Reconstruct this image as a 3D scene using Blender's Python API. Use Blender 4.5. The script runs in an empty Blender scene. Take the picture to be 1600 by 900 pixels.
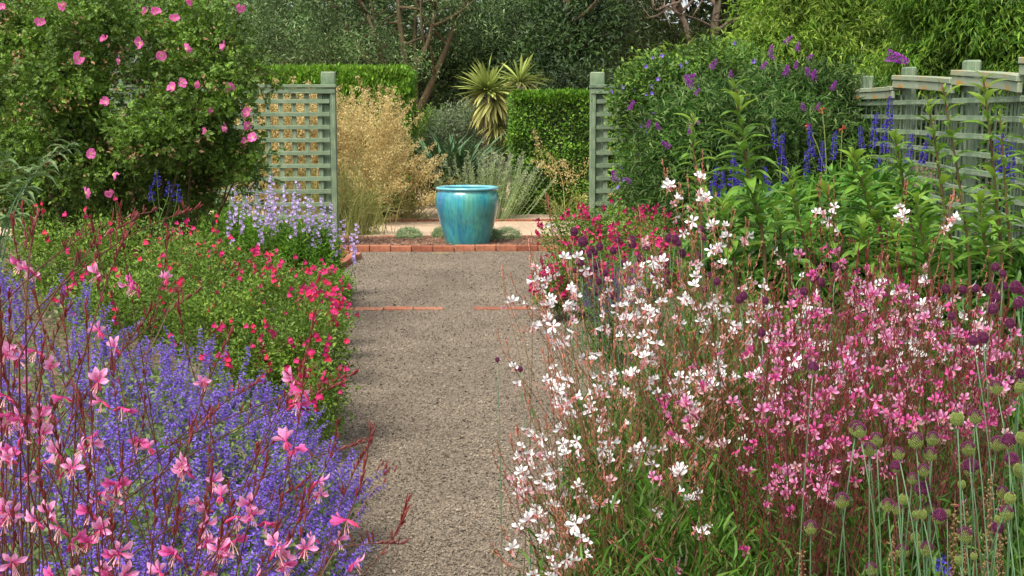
import bpy, math, random
import numpy as np
from mathutils import Vector, Matrix, Euler

# ------------------------------------------------------------------ scene, camera, world, sun, exposure
SC = bpy.context.scene
COL = SC.collection
rng = np.random.default_rng(7)
random.seed(7)
H = 1.557                      # eye height
F = 2000.0                     # focal length in pixels of a 1600 px wide picture
PITCH = math.atan(275 / F)
YAW = math.atan(70 / F)

cam_d = bpy.data.cameras.new('camera')
cam = bpy.data.objects.new('camera', cam_d)
COL.objects.link(cam)
cam.location = (0, 0, H)
cam.rotation_euler = (math.pi / 2 - PITCH, 0, -YAW)
cam_d.sensor_width = 36
cam_d.lens = 36 * F / 1600
cam_d.clip_start = 0.05
cam_d.clip_end = 2000
SC.camera = cam

SUN_EL, SUN_AZ = math.radians(58), math.radians(218)     # azimuth clockwise from +Y: high, behind the camera and to its left
w = bpy.data.worlds.new('World'); SC.world = w; w.use_nodes = True
nt = w.node_tree
sky = nt.nodes.new('ShaderNodeTexSky'); sky.sky_type = 'NISHITA'; sky.sun_disc = False
sky.sun_elevation = SUN_EL; sky.sun_rotation = SUN_AZ
sky.air_density = 1.0; sky.dust_density = 3.5; sky.ozone_density = 0.6
hs = nt.nodes.new('ShaderNodeHueSaturation'); hs.inputs['Saturation'].default_value = .42     # thin high cloud greys the blue
nt.links.new(sky.outputs[0], hs.inputs['Color']); nt.links.new(hs.outputs[0], nt.nodes['Background'].inputs[0])
nt.nodes['Background'].inputs[1].default_value = 0.15
sun_d = bpy.data.lights.new('sun', 'SUN'); sun_d.energy = 2.0; sun_d.angle = math.radians(24); sun_d.color = (1, .93, .82)
sun = bpy.data.objects.new('sun', sun_d); COL.objects.link(sun)
sv = Vector((math.sin(SUN_AZ) * math.cos(SUN_EL), math.cos(SUN_AZ) * math.cos(SUN_EL), math.sin(SUN_EL)))
sun.rotation_euler = sv.to_track_quat('Z', 'Y').to_euler()
sun.location = (0, 0, 30)
SC.view_settings.view_transform = 'Standard'
SC.view_settings.look = 'None'
SC.view_settings.gamma = 1
SC.view_settings.use_curve_mapping = False
SC.view_settings.exposure = 1.0
SC.render.engine = 'CYCLES'
SC.cycles.max_bounces = 6
SC.cycles.diffuse_bounces = 3
SC.cycles.glossy_bounces = 2
SC.cycles.transmission_bounces = 4

# ------------------------------------------------------------------ pixel <-> world
_R = np.array(cam.rotation_euler.to_matrix())
def ray(px, py):
    d = _R @ np.array([px - 800.0, 450.0 - py, -F]); return d
def at(px, py, Y):
    d = ray(px, py); return np.array([0, 0, H]) + d * (Y / d[1])
def ground(px, py, z=0.0):
    d = ray(px, py); return np.array([0, 0, H]) + d * ((z - H) / d[2])
def proj(P):
    q = (np.asarray(P) - np.array([0, 0, H])) @ _R
    return 800 - F * q[..., 0] / q[..., 2], 450 + F * q[..., 1] / q[..., 2]
def xat(px, Y): return at(px, 175, Y)[0]
def zat(py, Y): return at(730, py, Y)[2]

# ------------------------------------------------------------------ materials
def _new(name):
    m = bpy.data.materials.new(name); m.use_nodes = True
    n = m.node_tree; return m, n, n.nodes['Principled BSDF'], n.nodes['Material Output']
def ramp(n, cols, pos=None):
    r = n.nodes.new('ShaderNodeValToRGB'); e = r.color_ramp.elements
    while len(e) < len(cols): e.new(0.5)
    for i, c in enumerate(cols):
        e[i].position = pos[i] if pos else i / max(1, len(cols) - 1)
        e[i].color = (*c, 1)
    return r
def noise(n, scale, detail=3, rough=.55, stretch=None, coord='Object'):
    tc = n.nodes.new('ShaderNodeTexCoord'); t = n.nodes.new('ShaderNodeTexNoise')
    t.inputs['Scale'].default_value = scale; t.inputs['Detail'].default_value = detail; t.inputs['Roughness'].default_value = rough
    src = tc.outputs[coord]
    if stretch:
        mp = n.nodes.new('ShaderNodeMapping'); mp.inputs['Scale'].default_value = stretch
        n.links.new(src, mp.inputs[0]); src = mp.outputs[0]
    n.links.new(src, t.inputs['Vector']); return t
def mix(n, kind, fac, a, b):
    x = n.nodes.new('ShaderNodeMix'); x.data_type = 'RGBA'; x.blend_type = kind
    for s, v in ((x.inputs[0], fac), (x.inputs[6], a), (x.inputs[7], b)):
        if hasattr(v, 'links'): n.links.new(v, s)
        else: s.default_value = v if not isinstance(v, tuple) else (*v, 1)
    return x.outputs[2]
def leaf_mat(name, cols, rough=.5, transl=.3, patch=.35, scale=2.2, spec=.35):
    """a leaf's own colour varies leaf by leaf and from branch to branch"""
    m, n, b, out = _new(name)
    g = n.nodes.new('ShaderNodeNewGeometry')
    cols = [tuple(c * w for c, w in zip(q, WARM)) if q[1] > q[2] and q[1] > q[0] * 1.15 else q for q in cols]
    r = ramp(n, cols); n.links.new(g.outputs['Random Per Island'], r.inputs[0])
    t = noise(n, scale, 2)
    k = ramp(n, [(1 - patch,) * 3, (1 + patch,) * 3], [.35, .65]); n.links.new(t.outputs[0], k.inputs[0])
    col = mix(n, 'MULTIPLY', 1.0, r.outputs[0], k.outputs[0])
    n.links.new(col, b.inputs['Base Color'])
    b.inputs['Roughness'].default_value = rough; b.inputs['Specular IOR Level'].default_value = spec
    if transl:
        tr = n.nodes.new('ShaderNodeBsdfTranslucent'); n.links.new(col, tr.inputs[0])
        ms = n.nodes.new('ShaderNodeMixShader'); ms.inputs[0].default_value = transl
        n.links.new(b.outputs[0], ms.inputs[1]); n.links.new(tr.outputs[0], ms.inputs[2]); n.links.new(ms.outputs[0], out.inputs[0])
    return m
def petal_mat(name, base, tip, pos=(0, 1), transl=.35, rough=.55, var=.15, veins=1.0):
    """colour runs from the petal's claw to its tip (attribute t)"""
    m, n, b, out = _new(name)
    a = n.nodes.new('ShaderNodeAttribute'); a.attribute_name = 't'
    r = ramp(n, [base, tip], list(pos)); n.links.new(a.outputs['Fac'], r.inputs[0])
    o = n.nodes.new('ShaderNodeObjectInfo')
    k = ramp(n, [(1 - var,) * 3, (1,) * 3]); n.links.new(o.outputs['Random'], k.inputs[0])
    col = mix(n, 'MULTIPLY', 1.0, r.outputs[0], k.outputs[0])
    vn = noise(n, 420, 4, .7); vk = ramp(n, [(.80, .72, .76), (1.06, 1.06, 1.06)], [.36, .58]); n.links.new(vn.outputs[0], vk.inputs[0])
    col = mix(n, 'MULTIPLY', veins, col, vk.outputs[0])
    n.links.new(col, b.inputs['Base Color']); b.inputs['Roughness'].default_value = rough; b.inputs['Specular IOR Level'].default_value = .2
    tr = n.nodes.new('ShaderNodeBsdfTranslucent'); n.links.new(col, tr.inputs[0])
    ms = n.nodes.new('ShaderNodeMixShader'); ms.inputs[0].default_value = transl
    n.links.new(b.outputs[0], ms.inputs[1]); n.links.new(tr.outputs[0], ms.inputs[2]); n.links.new(ms.outputs[0], out.inputs[0])
    return m
def solid_mat(name, c1, c2, scale=8, rough=.8, bump=0., stretch=None, spec=.3, detail=4):
    m, n, b, out = _new(name)
    t = noise(n, scale, detail, stretch=stretch)
    r = ramp(n, [c1, c2], [.3, .7]); n.links.new(t.outputs[0], r.inputs[0]); n.links.new(r.outputs[0], b.inputs['Base Color'])
    b.inputs['Roughness'].default_value = rough; b.inputs['Specular IOR Level'].default_value = spec
    if bump:
        bp = n.nodes.new('ShaderNodeBump'); bp.inputs['Strength'].default_value = bump; bp.inputs['Distance'].default_value = .01
        n.links.new(t.outputs[0], bp.inputs['Height']); n.links.new(bp.outputs[0], b.inputs['Normal'])
    return m
def pebble_ground_mat(name, cols, cell, rough=.9, tint=None):
    m, n, b, out = _new(name)
    tc = n.nodes.new('ShaderNodeTexCoord')
    v = n.nodes.new('ShaderNodeTexVoronoi'); v.inputs['Scale'].default_value = cell; n.links.new(tc.outputs['Object'], v.inputs['Vector'])
    sep = n.nodes.new('ShaderNodeSeparateColor'); n.links.new(v.outputs['Color'], sep.inputs[0])
    r = ramp(n, cols); n.links.new(sep.outputs[0], r.inputs[0])
    t = noise(n, 1.6, 6, .65, (1, .45, 1)); k = ramp(n, [(.76, .75, .74), (1.14, 1.13, 1.11)], [.34, .66]); n.links.new(t.outputs[0], k.inputs[0])
    col = mix(n, 'MULTIPLY', 1.0, r.outputs[0], k.outputs[0])
    n.links.new(col, b.inputs['Base Color']); b.inputs['Roughness'].default_value = rough; b.inputs['Specular IOR Level'].default_value = .2
    bp = n.nodes.new('ShaderNodeBump'); bp.inputs['Strength'].default_value = .9; bp.inputs['Distance'].default_value = .006; bp.invert = True
    n.links.new(v.outputs['Distance'], bp.inputs['Height']); n.links.new(bp.outputs[0], b.inputs['Normal'])
    return m

M = {}
WARM = (1.22, 1.08, .85)
M['gravel'] = pebble_ground_mat('path_gravel', [(.085, .068, .050), (.17, .137, .10), (.235, .192, .142), (.14, .113, .086), (.29, .245, .185)], 130)
M['sand'] = pebble_ground_mat('pale_gravel', [(.30, .21, .13), (.48, .36, .25), (.58, .46, .34)], 60)
M['soil'] = pebble_ground_mat('garden_soil', [(.045, .028, .018), (.10, .065, .04), (.17, .12, .08), (.07, .05, .03)], 45)
M['mulch'] = pebble_ground_mat('bark_mulch', [(.07, .035, .022), (.15, .075, .045), (.24, .14, .085)], 38)
M['stone'] = leaf_mat('gravel_stone', [(.07, .056, .042), (.165, .134, .098), (.24, .195, .142), (.13, .108, .084), (.31, .26, .195), (.18, .135, .09)], rough=.85, transl=0, patch=.22, scale=1.6, spec=.2)
M['chip'] = leaf_mat('bark_chip', [(.06, .03, .02), (.16, .085, .05), (.27, .17, .11)], rough=.9, transl=0)
# foliage
M['rose_leaf'] = leaf_mat('rose_leaf', [(.032, .082, .012), (.068, .15, .018), (.12, .24, .03), (.055, .13, .02), (.16, .27, .045)], patch=.5, scale=2.6)
M['salvia_leaf'] = leaf_mat('salvia_leaf', [(.05, .12, .015), (.10, .20, .025), (.16, .27, .04)], patch=.35, scale=4)
M['bright_leaf'] = leaf_mat('bright_leaf', [(.032, .115, .016), (.062, .18, .025), (.11, .26, .04)], patch=.4, scale=3)
M['nepeta_leaf'] = leaf_mat('nepeta_leaf', [(.08, .15, .05), (.13, .21, .08), (.18, .26, .11)], patch=.2)
M['gaura_leaf'] = leaf_mat('gaura_leaf', [(.035, .11, .015), (.06, .17, .02), (.10, .23, .035), (.09, .08, .03)], patch=.35)
M['lily_leaf'] = leaf_mat('lily_leaf', [(.032, .11, .016), (.06, .165, .024), (.115, .245, .035), (.17, .26, .045)], patch=.4, scale=6, transl=.35, rough=.5, spec=.3)
M['lily_young'] = leaf_mat('lily_young_leaf', [(.11, .24, .03), (.19, .32, .05)], patch=.2, transl=.45, rough=.45)
M['buddleia_leaf'] = leaf_mat('buddleia_leaf', [(.022, .072, .016), (.042, .115, .025), (.078, .17, .04), (.15, .24, .10)], patch=.5, scale=2)
M['climber_leaf'] = leaf_mat('climber_leaf', [(.03, .09, .018), (.06, .15, .022), (.14, .25, .04)], patch=.45, scale=2)
M['grey_leaf'] = leaf_mat('silver_leaf', [(.06, .13, .05), (.10, .19, .085), (.16, .25, .13)], patch=.25)
M['hedge_leaf'] = leaf_mat('hedge_leaf', [(.04, .14, .012), (.09, .23, .02), (.16, .32, .035)], patch=.45, scale=3)
M['hedge_tip'] = leaf_mat('hedge_young_leaf', [(.08, .22, .02), (.15, .33, .035), (.20, .38, .05)], patch=.3, scale=4)
M['hedge_dark'] = leaf_mat('box_leaf', [(.035, .12, .015), (.09, .22, .025), (.18, .33, .05)], patch=.45, scale=4)
M['olive_leaf'] = leaf_mat('olive_leaf', [(.022, .065, .02), (.05, .115, .035), (.09, .18, .07), (.28, .40, .24)], patch=.5, scale=1.3)
M['pine_leaf'] = leaf_mat('pine_needles', [(.018, .036, .012), (.034, .06, .018), (.055, .08, .025)], patch=.45, scale=.9, transl=.15)
M['ever_leaf'] = leaf_mat('evergreen_leaf', [(.012, .036, .011), (.024, .06, .015), (.05, .095, .022)], patch=.5, scale=1.2, transl=.15)
M['weep_leaf'] = leaf_mat('weeping_leaf', [(.07, .17, .02), (.14, .27, .035), (.26, .40, .08), (.055, .14, .018)], patch=.4, scale=2.2, transl=.4)
M['weep_dark'] = leaf_mat('weeping_leaf_deep', [(.05, .15, .018), (.10, .23, .028), (.20, .35, .06)], patch=.4, scale=2.2, transl=.4)
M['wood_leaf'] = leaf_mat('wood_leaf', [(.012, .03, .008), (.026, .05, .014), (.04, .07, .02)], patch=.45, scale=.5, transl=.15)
M['straw'] = leaf_mat('golden_straw', [(.42, .32, .11), (.62, .49, .20), (.78, .66, .34)], patch=.25, transl=.3, scale=3)
M['straw_green'] = leaf_mat('grass_blade', [(.16, .22, .05), (.26, .29, .08), (.42, .37, .14)], patch=.2)
M['lavender_leaf'] = leaf_mat('lavender_stalk', [(.26, .42, .22), (.36, .52, .30), (.44, .58, .40)], patch=.15)
M['yucca_leaf'] = petal_mat('yucca_leaf', (.22, .31, .05), (.50, .58, .15), (0, .8), transl=.25, var=.6, veins=0.)
M['yucca_old'] = petal_mat('yucca_old_leaf', (.30, .31, .07), (.52, .50, .16), (0, .8), transl=.25, var=.6, veins=0.)
M['phormium'] = leaf_mat('strap_leaf', [(.018, .06, .025), (.035, .09, .04), (.07, .14, .07)], patch=.2, transl=.1, rough=.5, spec=.3)
M['sage_leaf'] = leaf_mat('blue_grey_leaf', [(.09, .15, .09), (.14, .21, .13), (.20, .27, .20)], patch=.3)
# stems and bark
M['bark'] = solid_mat('bark', (.045, .035, .018), (.12, .09, .045), 14, .9, .8, (1, 1, .25))
M['bark_pale'] = solid_mat('pale_bark', (.09, .06, .04), (.22, .165, .12), 12, .9, .6, (1, 1, .3))
M['twig'] = solid_mat('brown_twig', (.09, .06, .03), (.16, .10, .06), 20, .8)
M['red_stem'] = solid_mat('dark_red_stem', (.055, .014, .012), (.13, .04, .025), 30, .55)
M['red_green_stem'] = solid_mat('reddish_green_stem', (.08, .09, .025), (.16, .055, .025), 7, .6)
M['green_stem'] = solid_mat('green_stem', (.10, .18, .035), (.15, .24, .06), 15, .6)
M['blue_stem'] = solid_mat('blue_green_stem', (.075, .15, .07), (.12, .21, .10), 15, .5)
M['pen_leaf'] = leaf_mat('penstemon_leaf', [(.06, .18, .018), (.12, .28, .03), (.18, .36, .05)], patch=.3, scale=3)
M['lily_stem'] = solid_mat('brown_red_stem', (.10, .035, .02), (.12, .11, .03), 10, .5)
M['bud_red'] = leaf_mat('dark_red_bud', [(.10, .012, .014), (.19, .022, .022), (.14, .04, .025)], transl=.15, patch=.15)
M['bud_pink'] = leaf_mat('salmon_bud', [(.55, .14, .10), (.66, .30, .24), (.30, .12, .04), (.40, .20, .07)], transl=.25, patch=.1)
M['calyx_pink'] = leaf_mat('pink_calyx', [(.55, .04, .15), (.72, .12, .26)], transl=.3, patch=.05)
# petals
M['white_petal'] = petal_mat('white_petal', (.9, .6, .62), (.93, .92, .90), (.0, .3), var=.03, transl=.22, veins=.35)
M['blush_petal'] = petal_mat('blush_petal', (.85, .25, .32), (.9, .62, .64), (.0, .75), var=.08)
M['pink_petal'] = petal_mat('pink_petal', (.66, .02, .20), (.84, .16, .46), (.05, .85), var=.2)
M['pale_pink_petal'] = petal_mat('pale_pink_petal', (.76, .06, .28), (.90, .42, .68), (.1, .85), var=.12)
M['stamen'] = solid_mat('pink_stamen', (.62, .22, .28), (.75, .42, .42), 20, .6)
M['rose_petal'] = petal_mat('rose_petal', (.9, .62, .68), (.84, .18, .48), (.05, .5), var=.2)
M['rose_eye'] = solid_mat('yellow_stamens', (.75, .50, .08), (.85, .65, .15), 60, .7)
M['scarlet'] = petal_mat('scarlet_petal', (.55, .01, .06), (.86, .03, .12), (0, .7), var=.3, transl=.25)
M['cerise'] = petal_mat('cerise_petal', (.42, .01, .09), (.70, .03, .18), (0, .7), var=.4, transl=.25)
M['crimson'] = petal_mat('crimson_petal', (.20, .004, .035), (.42, .012, .09), (0, .7), var=.45, transl=.15)
M['nepeta_petal'] = leaf_mat('catmint_floret', [(.17, .075, .58), (.25, .12, .72), (.35, .22, .80), (.15, .06, .42)], transl=.3, patch=.2, scale=3, rough=.6)
M['nepeta_calyx'] = leaf_mat('catmint_calyx', [(.13, .08, .16), (.18, .12, .22), (.15, .16, .12)], transl=.2, patch=.1)
M['lilac_petal'] = petal_mat('lilac_petal', (.42, .20, .68), (.74, .58, .92), (0, .8), var=.12, veins=0.)
M['violet_petal'] = leaf_mat('violet_floret', [(.09, .02, .22), (.15, .035, .32), (.12, .03, .27)], transl=.2, patch=.1)
M['blue_petal'] = leaf_mat('deep_blue_floret', [(.035, .015, .26), (.06, .03, .40), (.10, .05, .50)], transl=.2, patch=.1)
M['purple_petal'] = leaf_mat('purple_floret', [(.22, .02, .28), (.34, .04, .40), (.44, .08, .50)], transl=.2, patch=.1)
M['maroon'] = leaf_mat('maroon_floret', [(.075, .012, .045), (.12, .018, .07), (.18, .035, .10)], transl=.1, patch=.05, rough=.7)
M['allium_green'] = leaf_mat('green_floret', [(.15, .23, .06), (.22, .31, .10), (.18, .26, .08)], transl=.15, patch=.05, rough=.6)
M['cushion_leaf'] = leaf_mat('cushion_leaf', [(.16, .30, .16), (.26, .40, .25), (.34, .48, .32)], patch=.2)
M['dried'] = leaf_mat('dried_capsule', [(.16, .09, .04), (.26, .16, .07), (.34, .22, .11)], transl=.1, patch=.1, rough=.8)
M['coral'] = leaf_mat('coral_floret', [(.45, .05, .04), (.5, .09, .05)], transl=.2)

# ------------------------------------------------------------------ mesh building
class Tpl:
    def __init__(s, V, faces, mats=None, t=None):
        s.V = np.asarray(V, float)
        mats = [0] * len(faces) if mats is None else mats
        s.T = np.array([f for f in faces if len(f) == 3], int).reshape(-1, 3)
        s.Q = np.array([f for f in faces if len(f) == 4], int).reshape(-1, 4)
        s.mT = np.array([m for f, m in zip(faces, mats) if len(f) == 3], int)
        s.mQ = np.array([m for f, m in zip(faces, mats) if len(f) == 4], int)
        s.t = np.zeros(len(s.V)) if t is None else np.asarray(t, float)
class MB:
    def __init__(s): s.V = []; s.T = []; s.Q = []; s.mT = []; s.mQ = []; s.t = []; s.n = 0
    def add(s, tpl, mat=None):
        s.inst(tpl, np.eye(3)[None], np.zeros((1, 3)), mat)
    def inst(s, tpl, R, P, mat=None):
        N = len(P)
        if N == 0: return
        V = np.einsum('nij,vj->nvi', R, tpl.V) + P[:, None, :]
        k = len(tpl.V); off = s.n + np.arange(N)[:, None, None] * k
        s.V.append(V.reshape(-1, 3)); s.t.append(np.tile(tpl.t, N))
        if len(tpl.T):
            s.T.append((tpl.T[None] + off).reshape(-1, 3)); s.mT.append(np.tile(tpl.mT if mat is None else np.full(len(tpl.T), mat), N))
        if len(tpl.Q):
            s.Q.append((tpl.Q[None] + off).reshape(-1, 4)); s.mQ.append(np.tile(tpl.mQ if mat is None else np.full(len(tpl.Q), mat), N))
        s.n += N * k
    def tube(s, pts, rad, sides=5, mat=0, cap=True, t=None):
        pts = np.asarray(pts, float); n = len(pts); rad = np.broadcast_to(np.asarray(rad, float), (n,))
        d = np.gradient(pts, axis=0); d /= np.linalg.norm(d, axis=1)[:, None] + 1e-9
        ref = np.array([1., 0, 0]) if abs(d[:, 0]).mean() < .8 else np.array([0, 1., 0])
        a = np.cross(d, ref); a /= np.linalg.norm(a, axis=1)[:, None] + 1e-9
        b = np.cross(d, a)
        th = np.linspace(0, 2 * np.pi, sides, endpoint=False)
        V = pts[:, None] + rad[:, None, None] * (np.cos(th)[None, :, None] * a[:, None] + np.sin(th)[None, :, None] * b[:, None])
        f = []
        for i in range(n - 1):
            for j in range(sides):
                k = (j + 1) % sides; f.append((i * sides + j, i * sides + k, (i + 1) * sides + k, (i + 1) * sides + j))
        V = V.reshape(-1, 3)
        if cap:
            V = np.vstack([V, pts[-1], pts[0]]); c = n * sides
            for j in range(sides):
                k = (j + 1) % sides
                f.append(((n - 1) * sides + j, (n - 1) * sides + k, c)); f.append((k, j, c + 1))
        s.add(Tpl(V, f, None, np.full(len(V), 0 if t is None else t)), mat)
    def box(s, lo, hi, mat=0):
        x0, y0, z0 = lo; x1, y1, z1 = hi
        V = [(x0, y0, z0), (x1, y0, z0), (x1, y1, z0), (x0, y1, z0), (x0, y0, z1), (x1, y0, z1), (x1, y1, z1), (x0, y1, z1)]
        s.add(Tpl(V, [(0, 3, 2, 1), (4, 5, 6, 7), (0, 1, 5, 4), (1, 2, 6, 5), (2, 3, 7, 6), (3, 0, 4, 7)]), mat)
    def mesh(s, name, mats, smooth=False, offset=None):
        me = bpy.data.meshes.new(name)
        V = np.vstack(s.V)
        if offset is not None: V = V - np.asarray(offset)
        T = np.vstack(s.T) if s.T else np.zeros((0, 3), int); Q = np.vstack(s.Q) if s.Q else np.zeros((0, 4), int)
        mi = np.concatenate([*s.mT, *s.mQ]) if (s.mT or s.mQ) else np.zeros(0, int)
        me.vertices.add(len(V)); me.vertices.foreach_set('co', V.astype(np.float32).ravel())
        li = np.concatenate([T.ravel(), Q.ravel()]).astype(np.int32)
        me.loops.add(len(li)); me.loops.foreach_set('vertex_index', li)
        st = np.concatenate([np.arange(len(T)) * 3, len(T) * 3 + np.arange(len(Q)) * 4]).astype(np.int32)
        me.polygons.add(len(st)); me.polygons.foreach_set('loop_start', st)
        me.polygons.foreach_set('material_index', mi.astype(np.int32))
        me.polygons.foreach_set('use_smooth', np.full(len(st), smooth))
        at_ = me.attributes.new('t', 'FLOAT', 'POINT'); at_.data.foreach_set('value', np.concatenate(s.t).astype(np.float32))
        for m in mats: me.materials.append(M[m] if isinstance(m, str) else m)
        me.update(calc_edges=True); return me

WL = {}
def put(me, name, parent=None, pos=(0, 0, 0), R=None, scale=1.0, kind=None, label=None):
    o = bpy.data.objects.new(name, me); COL.objects.link(o)
    pos = np.asarray(pos, float)
    base = WL.get(parent.name, np.zeros(3)) if parent is not None else np.zeros(3)
    if R is None:
        o.location = pos - base; o.scale = (scale,) * 3
    else:
        mt = Matrix([list(R[0] * scale) , list(R[1] * scale), list(R[2] * scale)]).to_4x4(); mt.translation = Vector(pos - base)
        o.matrix_basis = mt
    if parent is not None: o.parent = parent
    WL[o.name] = pos
    if kind: o['kind'] = kind
    if label: o['label'] = label
    return o
def thing(name, label, cat, pos=(0, 0, 0), group=None, me=None):
    o = put(me, name, None, pos); o['label'] = label; o['category'] = cat
    if group: o['group'] = group
    return o
def part(mb, name, mats, parent, kind=None, smooth=False):
    p = WL[parent.name]
    return put(mb.mesh(name, mats, smooth, p), name, parent, p, kind=kind)

def norm(a): a = np.asarray(a, float); return a / (np.linalg.norm(a, axis=-1, keepdims=True) + 1e-9)
def frames(d, nrm, sx=1., sy=1., sz=None):
    """matrices whose y axis is d, z axis close to nrm"""
    d = norm(np.atleast_2d(d)); z = np.atleast_2d(nrm) - (np.atleast_2d(nrm) * d).sum(1, keepdims=True) * d; z = norm(z)
    x = np.cross(d, z); sz = sy if sz is None else sz
    n = len(d)
    sx, sy, sz = (np.broadcast_to(np.asarray(v, float), (n,)) for v in (sx, sy, sz))
    return np.stack([x * sx[:, None], d * sy[:, None], z * sz[:, None]], axis=2)
def rnd(n): return norm(rng.normal(size=(n, 3)))
def bez(p0, p1, p2, n=8):
    t = np.linspace(0, 1, n)[:, None]; p0, p1, p2 = map(np.asarray, (p0, p1, p2))
    return (1 - t) ** 2 * p0 + 2 * t * (1 - t) * p1 + t * t * p2

# templates (length 1 along y)
LEAF = Tpl([(0, 0, 0), (.5, .42, .10), (0, 1, -.05), (-.5, .42, .10)], [(0, 1, 2), (0, 2, 3)])
LEAF6 = Tpl([(0, 0, 0), (.45, .3, .10), (.36, .68, .04), (0, 1, -.16), (-.36, .68, .04), (-.45, .3, .10), (0, .3, .02), (0, .68, -.04)],
            [(0, 1, 6), (6, 1, 2, 7), (7, 2, 3), (0, 6, 5), (6, 7, 4, 5), (7, 3, 4)])
DROOP = Tpl([(0, 0, 0), (.42, .28, .12), (.40, .62, .02), (0, .95, -.42), (-.40, .62, .02), (-.42, .28, .12), (0, .3, .06), (0, .66, -.08)],
            [(0, 1, 6), (6, 1, 2, 7), (7, 2, 3), (0, 6, 5), (6, 7, 4, 5), (7, 3, 4)])
BLADE = Tpl([(-.5, 0, 0), (.5, 0, 0), (.38, .5, .06), (-.38, .5, .06), (0, 1, -.04)], [(0, 1, 2, 3), (3, 2, 4)], None, [0, 0, .5, .5, 1])
def compound(n, w=.5):
    V = []; f = []
    for i in range(n):
        if i == n - 1: p = np.array([0, .62, 0]); d = np.array([0, 1, 0.]); l = .38
        else:
            p = np.array([0, .18 + .44 * (i // 2) / max(1, (n - 1) // 2), 0]); d = norm(np.array([1 if i % 2 else -1, .55, 0.])); l = .34
        R = frames(d, np.array([0, 0, 1.]) + .35 * rng.normal(size=3), l * w, l)[0]
        k = len(V); V += list(LEAF.V @ R.T + p); f += [tuple(np.array(q) + k) for q in ((0, 1, 2), (0, 2, 3))]
    return Tpl(V, f)
SPRAY = compound(7, .62)
def spindle(sides=5, prof=((0, .35), (.35, 1), (.75, .8)), top=1.0):
    V = []; f = []
    for y, r in prof:
        for j in range(sides): a = 2 * math.pi * j / sides; V.append((r * math.cos(a), y, r * math.sin(a)))
    V.append((0, top, 0)); n = len(prof)
    for i in range(n - 1):
        for j in range(sides): k = (j + 1) % sides; f.append((i * sides + j, (i + 1) * sides + j, (i + 1) * sides + k, i * sides + k))
    for j in range(sides): f.append(((n - 1) * sides + j, n * sides, (n - 1) * sides + (j + 1) % sides))
    return Tpl(V, f)
BUD = spindle(5)
BUD4 = spindle(4, ((0, .3), (.5, 1)))
OCT = Tpl([(1, 0, 0), (0, 1, 0), (-1, 0, 0), (0, -1, 0), (0, 0, .8), (0, 0, -.3)], [(0, 1, 4), (1, 2, 4), (2, 3, 4), (3, 0, 4)])
FLORET = Tpl([(0, 0, 0), (.55, .9, .2), (.1, .55, .35), (-.55, .9, .2), (0, .4, -.5), (.3, .95, -.55), (-.3, .95, -.55)], [(0, 1, 2), (0, 2, 3), (0, 5, 6)], None, [0, 1, .6, 1, .5, 1, 1])

# ------------------------------------------------------------------ foliage clouds
def cloud(blobs, n, clump=None, shell=.28, back=.4, zmin=.02):
    """points in the union of ellipsoids, biased to their skin; clump=(points per clump, radius)"""
    B = np.array(blobs, float); wgt = B[:, 3] * B[:, 5] + B[:, 3] * B[:, 4]; wgt /= wgt.sum()
    P = []; U = []; tot = 0
    while tot < n:
        m = int((n - tot) * 1.6) + 50
        k = m if clump is None else max(4, m // clump[0])
        i = rng.choice(len(B), k, p=wgt); u = rnd(k)
        r = 1 - np.abs(rng.normal(size=k)) * shell; r = np.clip(r, .05, 1.08)
        p = B[i, :3] + u * B[i, 3:6] * r[:, None]
        if clump is not None:
            j = np.repeat(np.arange(k), clump[0])
            p = p[j] + rng.normal(size=(len(j), 3)) * clump[1]; u = u[j]; i = i[j]
        keep = (p[:, 2] > zmin) & ((u[:, 1] < .25) | (rng.random(len(p)) < back))
        P.append(p[keep]); U.append(u[keep]); tot += keep.sum()
    P = np.vstack(P)[:n]; U = np.vstack(U)[:n]; return P, U
def leafy(mb, P, U, length, width, tpl=LEAF, mat=0, up=.5, out=.5, rand=.8, hang=0., var=.3):
    n = len(P)
    d = norm(U * out + rnd(n) * rand + np.array([0, 0, .15 - hang]))
    nr = norm(np.array([0, 0, up]) + U * .5 + rnd(n) * .6)
    l = length * (1 + var * rng.normal(size=n)).clip(.5, 1.7)
    mb.inst(tpl, frames(d, nr, l * width, l), P, mat)

# ------------------------------------------------------------------ the setting
def sheet(name, poly, z, mat, sub=None):
    V = [(x, y, z) for x, y in poly]; mb = MB(); mb.add(Tpl(V, [tuple(range(len(V)))] if len(V) <= 4 else [(0, i, i + 1) for i in range(1, len(V) - 1)]))
    o = put(mb.mesh(name, [mat]), name); o['kind'] = 'structure'; return o
sheet('ground', [(-400, -50), (400, -50), (400, 800), (-400, 800)], 0, 'soil')
PW = 1.12
PCX = xat(702, 14.2) + .03
def undulating(name, x0, x1, y0, y1, z, mat, nx, ny, amp):
    xs = np.linspace(x0, x1, nx); ys = np.linspace(y0, y1, ny); X, Y = np.meshgrid(xs, ys)
    Z = z + amp * (np.sin(X * 3.1 + Y * .9) * np.cos(Y * 1.7) + .6 * np.sin(X * 7 + Y * 4)) * .5 + amp
    V = np.stack([X.ravel(), Y.ravel(), Z.ravel()], 1); i = np.arange(ny - 1)[:, None] * nx + np.arange(nx - 1)[None]
    i = i.ravel(); f = [tuple(q) for q in np.stack([i, i + 1, i + 1 + nx, i + nx], 1)]
    mb = MB(); mb.add(Tpl(V, f)); o = put(mb.mesh(name, [mat], True), name); o['kind'] = 'structure'; return o
YB = 14.3                                            # the brick row that ends the path
path = undulating('gravel_path', -1.75, 1.35, .5, YB - .03, .006, 'gravel', 30, 120, .0022)
undulating('gravel_landing', -3.0, -1.752, 12.2, YB - .03, .005, 'gravel', 12, 18, .003)
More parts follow.
